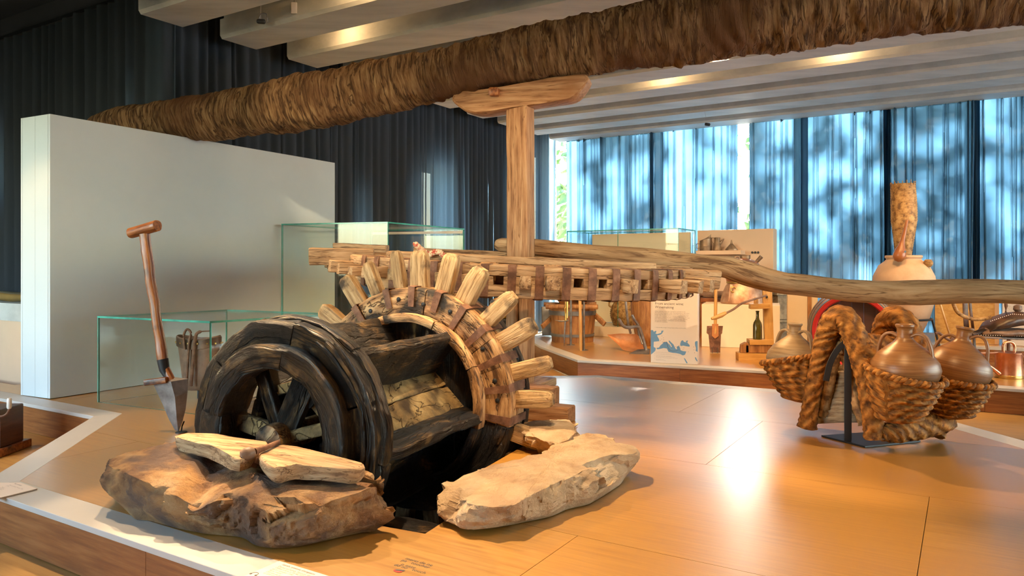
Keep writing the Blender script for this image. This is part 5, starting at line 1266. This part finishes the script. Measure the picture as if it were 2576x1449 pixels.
blk('foot', 1946, 872, 1985, 886, .2, Y=CY+.12, slant=5)
b = B(); prism([at(x, y, CY+.06) for x, y in ((1919, 720), (1942, 720), (1948, 890), (1925, 890))], (.02, .09, 0), b, lcf=lambda v: Vector((v.z, v.x, v.y))); obj('post', b, m_beech, ck, smooth=0, bevel=.004)
blk('bracket', 1888, 765, 1938, 778, .12, Y=CY-.01, slant=-2)
obj('plunger', lathe([(.02, 0), (.022, .01), (.02, .06), (.016, .07)], at(1902, 766, CY+.05), 16), m_beech, ck)
obj('lever', sweep(B(), smooth_path([at(1928, 743, CY), at(1912, 748, CY-.02), at(1890, 755, CY-.05), at(1865, 764, CY-.07), at(1845, 778, CY-.09), at(1824, 789, CY-.11)], 6), rrect(.018, .026, .005, 2), Vector((0, 1, 0))), m_hide, ck)
obj('lever_grip', tube([at(1826, 787, CY-.11), at(1815, 793, CY-.12), at(1800, 799, CY-.13), at(1790, 802, CY-.14)], [.016, .022, .02, .012], 12), m_beech, ck)
obj('pivot_bolt', lathe([(.011, 0), (.009, .008)], at(1929, 747, CY+.055), 12, (0, -1, 0)), m_black, ck)
bc = at(1905.5, 854.5, CY+.07); bo = thing('wine_bottle', 'dark olive glass wine bottle standing in the corking press', 'bottle', bc)
obj('body', lathe([(.038, 0), (.042, .004), (.043, .02), (.042, .14), (.036, .165), (.018, .195), (.0145, .215), (.014, .262), (.017, .264), (.017, .274), (.013, .276)], bc, 32), m_bottle, bo)

# ------------------------------------------------------------------ plough
PY_ = 7.6
pg = thing('iron_plough', 'rusty plough head with orange mouldboard and bent grey handles', 'plough', on(1600, 888, 0))
mb = [(1527, 842, 7.95), (1562, 839, 7.9), (1600, 841, 7.8), (1622, 858, 7.7), (1626, 878, 7.62), (1608, 889, 7.55), (1590, 886, 7.6), (1566, 880, 7.75), (1556, 868, 7.85)]
P = [at(*q) for q in mb]; c = sum(P, Vector())/len(P) + Vector((0, .10, -.01)); b = B(); n = len(P)
mid = [p.lerp(c, .5) + Vector((0, .03, 0)) for p in P]
b.add(P+mid+[c], [(i, (i+1) % n, n+(i+1) % n, n+i) for i in range(n)] + [(n+i, n+(i+1) % n, 2*n) for i in range(n)]); n1 = len(b.v)
b.add([p+Vector((.004, .012, .0)) for p in P+mid+[c]], [(n+i, n+(i+1) % n, (i+1) % n, i) for i in range(n)] + [(2*n, n+(i+1) % n, n+i) for i in range(n)])
b.f += [(i, n1+i, n1+(i+1) % n, (i+1) % n) for i in range(n)]; b.mi += [0]*n
obj('mouldboard', b, m_mould, pg, smooth=60)
obj('share', prism([at(1582, 889, 7.5), at(1604, 879, 7.6), at(1634, 877, 7.55), at(1633, 890, 7.45), at(1622, 895, 7.42)], (.01, .02, -.012)), m_steel, pg, smooth=0, bevel=.003)
obj('beam', sweep(B(), smooth_path([at(1572, 725, 7.6), at(1575, 770, 7.6), at(1580, 812, 7.62), at(1586, 838, 7.66)], 5), rrect(.022, .03, .006, 2), Vector((0, 1, 0))), m_steel, pg)
obj('handle_bar', sweep(B(), smooth_path([at(1557, 803, 7.4), at(1566, 818, 7.42), at(1578, 824, 7.45), at(1600, 822, 7.5), at(1609, 826, 7.52), at(1618, 855, 7.55), at(1626, 884, 7.55)], 6), rrect(.03, .045, .008, 2), Vector((0, 1, 0))), m_steel, pg)
obj('upright', tube(smooth_path([at(1590, 792, 7.5), at(1597, 806, 7.5), at(1604, 816, 7.52), at(1608, 840, 7.54), at(1616, 866, 7.5)], 5), [.014]*10+[.016]*6+[.009]*5, 8), m_steel, pg)
# big brown storage jar
dj = Vector(((1640-HX)/F*8.35, 8.35, 0)); dv = thing('storage_jar', 'large orange-brown storage vessel behind the text panel', 'jar', dj)
obj('body', lathe([(.16, 0.001), (.17, .02), (.20, .15), (.232, .34), (.24, .46), (.235, .56), (.21, .64), (.16, .69), (.13, .71), (.14, .73), (.15, .735), (.12, .73)], dj, 48), m_stave, dv)

# ------------------------------------------------------------------ barrel
bc = at(2143, 851, 6.07); bax = Vector((.40, .915, 0)).normalized(); bax.z = 0
bar = thing('wine_barrel', 'varnished wine barrel lying on its side with a red chime ring', 'barrel', (bc.x, bc.y, 0)); RB = .305; bc.z = .352
bx = bax.cross(UP).normalized()
def br(s): return RB*(1 + .15*math.sin(math.pi*s/.72))
for k in range(24):
    a0 = TAU*k/24; a1 = a0+TAU/24*.985; S = []
    for i in range(9):
        s = .72*i/8; r = br(s); am = (a0+a1)/2
        S.append([bc + bax*s + bx*(q*math.cos(a)) + UP*(q*math.sin(a)) for q, a in ((r, a0), (r+.0015, am), (r, a1), (r-.028, a1), (r-.028, a0))])
    b = B(); b.loft(S, lcs=[[Vector((k*1.3+j*.02, 0, i*.09)) for j, p in enumerate(q)] for i, q in enumerate(S)]); obj('stave', b, m_stave, bar, smooth=30)
for s0, s1 in ((.015, .06), (.12, .155), (.23, .265), (.45, .49), (.56, .6)):
    obj('hoop', lathe([(br(s0)+.001, s0), (br(s0)+.004, s0), (br(s1)+.004, s1), (br(s1)+.001, s1)], bc, 60, bax, cap=False), m_hoop, bar)
obj('red_chime', lathe([(RB+.001, -.001), (RB-.002, -.006), (RB-.028, -.006), (RB-.034, .0), (RB-.040, .05)], bc, 60, bax, cap=False), m_red, bar)
for k in range(6):
    x0 = -RB*.89+RB*.297*k; x1 = x0+RB*.294; S = []
    for i in range(7):
        x = x0+(x1-x0)*i/6; h = math.sqrt(max(0.0001, (RB*.885)**2-min(abs(x), RB*.884)**2)); S.append([bc+bx*x+UP*h+bax*.045, bc+bx*x+UP*h+bax*.065, bc+bx*x-UP*h+bax*.065, bc+bx*x-UP*h+bax*.045])
    b = B(); b.loft(S, lcs=[[Vector((x0+k, (p-bc).z, 0)) for p in q] for q in S]); obj('head_board', b, m_headw, bar, smooth=0)
for s in (.12, .56):
    q = bc+bax*s; ck_ = thing('barrel_chock', ['front chock under the wine barrel', 'rear chock under the wine barrel'][s > .3], 'chock', (q.x, q.y, 0))
    for e in (-1, 1): prism([q+bx*(.10*e)-UP*(q.z-.001), q+bx*(.28*e)-UP*(q.z-.001), q+bx*(.28*e)-UP*(q.z-.14), q+bx*(.16*e)-UP*(q.z-.045)], bax*.05, bb := B()); obj('wedge', bb, m_beech, ck_, smooth=0)

# ------------------------------------------------------------------ great jar with wicker strainer
gj = Vector(((2273-HX)/F*6.95, 6.95, 0)); gt = thing('great_jar', 'tall pale terracotta jar with rolled rim behind the panniers', 'jar', gj)
prof = [(.05, .10), (.09, .13), (.15, .25), (.22, .42), (.262, .58), (.274, .70), (.262, .80), (.215, .90), (.165, .94), (.150, .955), (.150, .968), (.160, .974), (.160, .992), (.152, .996), (.140, .985), (.14, .94)]
pr = []
for i in range(len(prof)-1):
    for k in range(3): pr.append((prof[i][0]+(prof[i+1][0]-prof[i][0])*k/3, prof[i][1]+(prof[i+1][1]-prof[i][1])*k/3))
obj('body', lathe(pr+[prof[-1]], gj, 56), m_terra, gt, smooth=60)
js = thing('jar_stand', 'dark three-legged stand carrying the tall terracotta jar', 'stand', gj)
obj('ring', tube([gj+Vector((.235*math.cos(TAU*i/32), .235*math.sin(TAU*i/32), .40)) for i in range(32)], .010, 8, closed=True), m_black, js)
for a in (-.4, -1.9, 1.9): obj('leg', tube([gj+Vector((.235*math.cos(a), .235*math.sin(a), .40)), gj+Vector((.33*math.cos(a), .33*math.sin(a), .002))], .010, 8), m_black, js)
ws = thing('wicker_strainer', 'tall narrow wicker strainer standing in the mouth of the terracotta jar', 'strainer', gj+UP*.92)
b = B(); S = []; n = 60; lv = 64; axw = Vector((.0, 0, 1))
for j in range(lv+1):
    t = j/lv; z = .90 + .77*t; r = .060 + .05*min(1, t/.55)**1.2 - .006*max(0, t-.75)*4; cx = gj.x - .008 + .012*math.sin(t*3)
    S.append([Vector((cx + (r+.005*math.sin(TAU*i/n*15 + (j % 2)*math.pi))*math.cos(TAU*i/n), gj.y + (r+.005*math.sin(TAU*i/n*15 + (j % 2)*math.pi))*math.sin(TAU*i/n), z)) for i in range(n)])
S += [[Vector((gj.x+(p.x-gj.x)*.88, gj.y+(p.y-gj.y)*.88, p.z)) for p in S[j]] for j in (lv, 30, 4)]
b.loft(S); obj('woven_wall', b, m_wicker, ws, smooth=50)
for i in range(18):
    a = TAU*i/18; q = Vector((gj.x-.006+.106*math.cos(a), gj.y+.106*math.sin(a), 1.655)); obj('upright_rod', tube([q, q+UP*random.uniform(.02, .05)], .004, 5), m_wicker, ws)
gs = thing('gourd_ladle', 'orange gourd ladle with upright neck hanging on the rim of the terracotta jar', 'ladle', at(2264, 650, 6.76))
b = lathe([(.004, -.085), (.03, -.078), (.052, -.05), (.056, -.02), (.045, .03), (.027, .07), (.019, .12), (.015, .2), (.012, .30), (.009, .31)], at(2264, 636, 6.76), 24, Vector((.22, 0, 1))); obj('gourd', b, plain('orange_gourd', (.28, .09, .025), .35, var=.2), gs)
obj('hole', lathe([(.010, 0), (.010, .002)], at(2277, 633, 6.70), 12, Vector((.2, -1, 0))), m_black, gs)
rk = thing('knob_rod', 'thin pale rod with a wound ball on top right of the terracotta jar', 'rod', at(2396, 868, 6.75))
obj('rod', tube([at(2396, 866, 6.75), at(2337, 672, 6.78)], .009, 8), m_beech, rk)
b = B()
for k in range(6): z = -.026+.0105*k; r = math.sqrt(.033**2-z*z*.9); tube([at(2335, 662, 6.78)+Vector((r*math.cos(TAU*i/24), r*math.sin(TAU*i/24), z)) for i in range(24)], .0085, 7, b=b, closed=True)
lathe([(.02, -.03), (.03, 0), (.02, .03)], at(2335, 662, 6.78), 16, b=b); obj('wound_ball', b, m_wicker, rk)
rk2 = thing('curled_rod', 'dark rod with a curled end leaning beside the right jar', 'rod', at(2394, 868, 6.2))
obj('rod', tube(smooth_path([at(2353, 839, 6.2), at(2362, 838, 6.2), at(2376, 848, 6.2), at(2390, 856, 6.2), at(2396, 850, 6.2), at(2398, 880, 6.2), Vector((3.73, 6.2, .002))], 5), .012, 8), m_iron, rk2)

# ------------------------------------------------------------------ raised rear step with panels, bellows and can
s0 = on(2320, 908, 0) + Vector((0, .25, 0)); s1 = s0 + Vector((.851, -.525, 0))*3.2
p3 = thing('raised_step', 'raised oak step with white trim at the right edge behind the watering can', 'platform', s0)
sn = Vector((.525, .851, 0))
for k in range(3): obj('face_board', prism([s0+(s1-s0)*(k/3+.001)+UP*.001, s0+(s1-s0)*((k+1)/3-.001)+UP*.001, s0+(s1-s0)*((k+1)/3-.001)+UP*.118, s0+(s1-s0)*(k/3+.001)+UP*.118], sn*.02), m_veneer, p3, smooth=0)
obj('trim_board', prism([s0-sn*.003+UP*.118, s1-sn*.003+UP*.118, s1-sn*.003+UP*.14, s0-sn*.003+UP*.14], sn*.14), m_trim, p3, smooth=0)
obj('floor_panel', prism([s0+sn*.138+UP*.118, s1+sn*.138+UP*.118, s1+sn*.138+UP*.139, s0+sn*.138+UP*.139], sn*1.3), m_oak, p3, smooth=0)
w0 = at(2352, 872, 7.35); w0.z = .141; w1 = w0 + Vector((.851, -.525, 0))*.50
wp = thing('oak_panel', 'upright oak panel right of the terracotta jar', 'panel', w0)
obj('board', prism([w0, w1, w1+UP*.62, w0+UP*.62], sn*.06), m_beech, wp, smooth=0); obj('edge_strip', prism([w1, w1+Vector((.851, -.525, 0))*.035, w1+Vector((.851, -.525, 0))*.035+UP*.62, w1+UP*.62], sn*.06), m_beige, wp, smooth=0)
ip0 = w1 + Vector((.851, -.525, 0))*.06 - sn*.05; ip1 = ip0 + Vector((.851, -.525, 0))*.25
ip = thing('info_panel', 'white printed wine-making panel behind the leather bellows', 'sign', ip0)
obj('board', prism([ip0, ip1, ip1+UP*.62, ip0+UP*.62], sn*.05), m_sign, ip, smooth=0, bevel=.002)
xg = Vector((.851, -.525, 0)); o = ip0+xg*.025-sn*.0005
text('Wine making in Georgia', .0155, o+UP*.40, xg, UP, m_ink, ip)
text('Georgian wine is made and\nkept in buried clay jars. The\ngrapes are trodden and the\njuice ferments with its skins\nbefore the vessel is sealed.', .0125, o+UP*.372, xg, UP, m_ink2, ip)
# leather bellows on a stand
BY = 6.35; bel = thing('leather_bellows', 'dark stitched leather bellows with wooden boards at the right edge', 'bellows', at(2540, 870, BY))
def bshape(y0, y1, prof, m, name, seed):
    b = B(); S = []
    for x, a, c in prof: 
        ctr = at(x, (a+c)/2, BY); hz = (c-a)/2/F*BY; S.append([ctr + Vector((0, math.cos(TAU*i/20)*max(.01, .13*(min(1, (x-2440)/60))), 0)) + UP*(hz*math.sin(TAU*i/20)) for i in range(20)])
    b.loft(S); b.noise(.008, 7, seed); return obj(name, b, m, bel, smooth=70)
bshape(0, 0, [(2474, 832, 836), (2490, 808, 832), (2510, 795, 828), (2535, 786, 824), (2560, 783, 820), (2590, 786, 818), (2620, 800, 812)], m_leather, 'upper_fold', 1)
bshape(0, 0, [(2466, 834, 842), (2480, 824, 844), (2510, 828, 846), (2540, 824, 848), (2575, 826, 848), (2630, 830, 846)], m_hide, 'lower_fold', 2)
obj('nozzle', tube([at(2445, 842, BY), at(2460, 838, BY), at(2476, 834, BY)], [.022, .026, .036], 14), m_leather, bel)
obj('lower_board', sweep(B(), [at(2452, 846, BY), at(2540, 850, BY), at(2640, 852, BY)], rrect(.2, .018, .006, 2)), m_hide, bel)
b = B()
for i in range(26):
    x = 2492+5*i; y = 806-(x-2492)*.34 if x < 2545 else 788+(x-2545)*.06; p = at(x, y+2, BY-.13); lathe([(.0045, 0), (.003, .003)], p, 6, (0, -1, 0), b)
    p = at(2462+6*i, 843+.16*i, BY-.105); lathe([(.0045, 0), (.003, .003)], p, 6, (0, -1, 0), b)
obj('stitching', b, m_sign, bel, smooth=0, kind='stuff')
obj('top_lug', lathe([(.02, 0), (.035, .02), (.03, .05), (.01, .06)], at(2560, 784, BY), 14), m_hide, bel)
obj('hanger', tube([at(2530, 786, BY), at(2531, 770, BY), at(2528, 745, BY)], [.008, .014, .01], 8), m_iron, bel)
for x in (2537, 2600): q = at(x, 852, BY); obj('stand_leg', tube([q, Vector((q.x, q.y, .003))], .014, 8), m_iron, bel)
ho = thing('bellows_hose', 'curved tan hose running from the bellows up behind the draft pole', 'hose', at(2400, 780, 6.3))
obj('hose', tube(smooth_path([at(2396, 735, 6.3), at(2399, 765, 6.3), at(2412, 788, 6.3), at(2440, 801, 6.3), at(2468, 803, 6.28), at(2494, 798, 6.25)], 7), .016, 10), m_wicker, ho)
for i, (x0, x1, lb) in enumerate(((2428, 2433, 'wide dark leather strap hanging behind the right jar'), (2438, 2450, 'narrow black leather strap hanging beside the wide strap'))):
    b = sweep(B(), smooth_path([at(x0, 730, 6.5), at((x0+x1)/2-2, 780, 6.5), at(x1, 850, 6.5), at(x1+2, 900, 6.5)], 5), rrect(.045-.02*i, .008, .003, 2), Vector((0, 1, 0)))
    tag(obj('leather_strap', b, m_leather, None), lb, 'strap')
# copper watering can
wc = on(2538, 950, 0); can = thing('watering_can', 'shiny copper watering can with long spout on the rear platform', 'watering can', wc)
obj('body', lathe([(.094, 0.001), (.097, .006), (.096, .02), (.095, .19), (.100, .198), (.100, .204), (.09, .206), (.03, .215), (.0, .216)], wc, 48), m_copper, can)
obj('foot_band', lathe([(.0975, .0015), (.0985, .004), (.0985, .024), (.0965, .026)], wc, 48, cap=False), m_brass, can)
obj('top_handle', tube(smooth_path([wc+Vector((-.045, 0, .205)), wc+Vector((-.045, 0, .26)), wc+Vector((-.02, 0, .285)), wc+Vector((.02, 0, .285)), wc+Vector((.045, 0, .255)), wc+Vector((.045, 0, .205))], 5), .011, 10, Vector((0, 1, 0))), m_copper, can)
obj('spout', tube([wc+Vector((-.088, -.02, .035)), wc+Vector((-.16, -.02, .09)), wc+Vector((-.24, -.02, .145))], [.020, .014, .011], 12), m_copper, can)
obj('brace', tube([wc+Vector((-.09, -.01, .20)), wc+Vector((-.24, -.02, .20))], .008, 8), m_copper, can)
obj('rear_handle', tube(smooth_path([wc+Vector((.094, 0, .17)), wc+Vector((.15, 0, .165)), wc+Vector((.165, 0, .10)), wc+Vector((.094, 0, .06))], 5), .009, 8, Vector((0, 1, 0))), m_copper, can)

# ------------------------------------------------------------------ pale column and crates between press and barrel
k0 = at(1981, 870, 7.2); k0.z = .001; k1 = at(2057, 870, 7.0); k1.z = .001; kd = (k1-k0)
col = thing('pale_panel', 'pale tall display panel with a brown strip between the press and the barrel', 'panel', k0)
obj('board', prism([k0, k1, k1+UP*.66, k0+UP*.66], (.03, .10, 0)), m_cream, col, smooth=0, bevel=.002)
obj('brown_strip', prism([k0+kd*.66-Vector((0, .015, 0)), k0+kd*.78-Vector((0, .015, 0)), k0+kd*.78-Vector((0, .015, 0))+UP*.66, k0+kd*.66-Vector((0, .015, 0))+UP*.66], (0, .013, 0)), m_stave, col, smooth=0)
m_crate = material('grey_carved_box', [(.3, (.16, .13, .09)), (.7, (.34, .29, .21))], nscale=14, rough=(.6, .8), bump=.6)
for z0, z1, lb in ((.0, .26, 'lower grey carved box behind the pale panel'), (.262, .58, 'upper grey carved box stacked behind the pale panel')):
    q = at(1972, 800, 8.75); t = thing('carved_box', lb, 'box', (q.x, q.y, z0))
    b = B(); b.box((q.x-.11, q.y-.1, z0+.002), (q.x+.11, q.y+.1, z1-.03)); obj('body', b, m_crate, t, smooth=0, bevel=.006)
    b = B(); b.box((q.x-.125, q.y-.115, z1-.03), (q.x+.125, q.y+.115, z1)); obj('lid', b, m_crate, t, smooth=0, bevel=.004)

# ------------------------------------------------------------------ amber flask apparatus behind the post
ap = Vector(((1258-HX)/F*8.6, 8.6, FLOOR_Z)); apz = at(1258, 800, 8.6).z
am = thing('flask_table', 'small dark table behind the wheel carrying an amber flask', 'table', ap)
obj('top', beam(Vector((ap.x-.25, ap.y, apz-.03)), Vector((ap.x+.1, ap.y, apz-.03)), .3, .045, .006, 2, amp=0), m_black, am)
for sx in (-.22, .07):
    for sy in (-.12, .12): obj('leg', tube([Vector((ap.x+sx, ap.y+sy, FLOOR_Z+.002)), Vector((ap.x+sx, ap.y+sy, apz-.05))], .015, 8), m_black, am)
fk = thing('amber_flask', 'round amber flask with steel rim between wheel pegs and post', 'flask', (ap.x, ap.y, apz))
c = Vector((ap.x, ap.y, apz-.006))
obj('body', lathe([(.07, 0), (.10, .02), (.125, .08), (.13, .13), (.115, .19), (.075, .235), (.03, .25)], c, 36), m_amber, fk); obj('rim', lathe([(.118, .185), (.124, .19), (.10, .22), (.096, .215)], c, 36, cap=False), m_hoop, fk)
obj('pipe', tube([c+Vector((-.16, -.14, .14)), c+Vector((.07, -.14, .142))], .013, 10), m_iron, fk)
obj('red_hose', tube(smooth_path([c+Vector((-.16, -.13, .085)), c+Vector((-.05, -.14, .09)), c+Vector((.05, -.14, .06))], 6), .008, 8), m_red, fk)

# ------------------------------------------------------------------ left edge: counter behind the partition, crank machine
q0 = PQ(-8.6, 3.0); cn_ = thing('grey_counter', 'beige counter with grey top band at the left edge behind the partition', 'counter', PQ(-7.0, 3.0, FLOOR_Z))
b = B(); b.box((-8.8, 2.9, FLOOR_Z+.05), (-6.3, 3.5, .46), MPQ); obj('body', b, m_beige, cn_, smooth=0)
b = B(); b.box((-8.8, 2.88, .46), (-6.28, 3.52, .60), MPQ); obj('top_band', b, m_concrete, cn_, smooth=0)
b = B(); b.box((-8.8, 2.89, FLOOR_Z+.001), (-6.29, 3.5, FLOOR_Z+.05), MPQ); obj('plinth_strip', b, m_trim, cn_, smooth=0)
b = beam(PQ(-8.4, 3.05, .64), PQ(-6.4, 3.05, .64), .12, .07, .02, 12, amp=.01); tag(obj('gilded_fragment', b, m_brass, None), 'gilded fragment lying on the grey counter at the left edge', 'fragment')
mk0 = on(3, 1150, FLOOR_Z); mk = thing('crank_machine', 'small brown machine with a white crank handle cut by the left edge', 'machine', mk0)
b = B(); b.box((mk0.x-.34, mk0.y-.05, FLOOR_Z+.002), (mk0.x+.012, mk0.y+.25, FLOOR_Z+.05)); obj('base', b, m_tool, mk, smooth=0, bevel=.006)
b = B(); b.box((mk0.x-.30, mk0.y, FLOOR_Z+.05), (mk0.x-.005, mk0.y+.2, FLOOR_Z+.27)); obj('body', b, m_headw, mk, smooth=0, bevel=.006)
Yk = mk0.y-.02
obj('crank_arm', tube(smooth_path([at(-6, 1046, Yk), at(6, 1047, Yk), at(18, 1040, Yk), at(24, 1027, Yk)], 6), .006, 8), m_iron, mk)
obj('crank_handle', lathe([(.010, 0), (.013, .01), (.012, .055), (.009, .06)], at(23, 1028, Yk), 14, Vector((.02, 0, 1))), plain('white_porcelain', (.75, .73, .70), .25, var=.03), mk)

# ------------------------------------------------------------------ ceiling details
t = thing('ceiling_sensor', 'small white sensor box hanging under a ceiling beam at the top left', 'sensor', at(740, 20, 6.0))
c = at(740, 21, 6.0); obj('housing', beam(c-UP*.045, c+UP*.045, .05, .03, .008, 2, Vector((0, 1, 0)), amp=0), m_trim, t); obj('wire', tube([c+UP*.045, c+UP*.25], .002, 5), m_black, t)
t = thing('wire_spotlight', 'small steel spotlight on a thin wire under the top left beams', 'spotlight', at(656, 50, 6.1)); c = at(656, 54, 6.1)
obj('wire', tube([c+UP*.02, c+Vector((.0, 0, .22))], .002, 5), m_trim, t); obj('lamp_body', lathe([(.016, -.03), (.02, -.02), (.02, .03), (.012, .04)], c, 14, Vector((1, -.1, -.1))), m_black, t)
obj('bracket', tube(smooth_path([c+Vector((-.02, 0, .0)), c+Vector((0, 0, .06)), c+Vector((.05, 0, .06)), c+Vector((.055, 0, .0))], 4), .005, 6), m_hoop, t)
t = thing('wire_spotlight', 'small spotlight on a thin wire before the windows under the last beams', 'spotlight', at(1777, 312, 9.6)); c = at(1779, 313, 9.6)
obj('wire', tube([c+UP*.02, c+Vector((-.03, 0, .16))], .002, 5), m_trim, t); obj('lamp_body', lathe([(.016, -.03), (.02, -.02), (.02, .03), (.012, .04)], c, 14, Vector((1, -.3, -.2))), m_black, t)
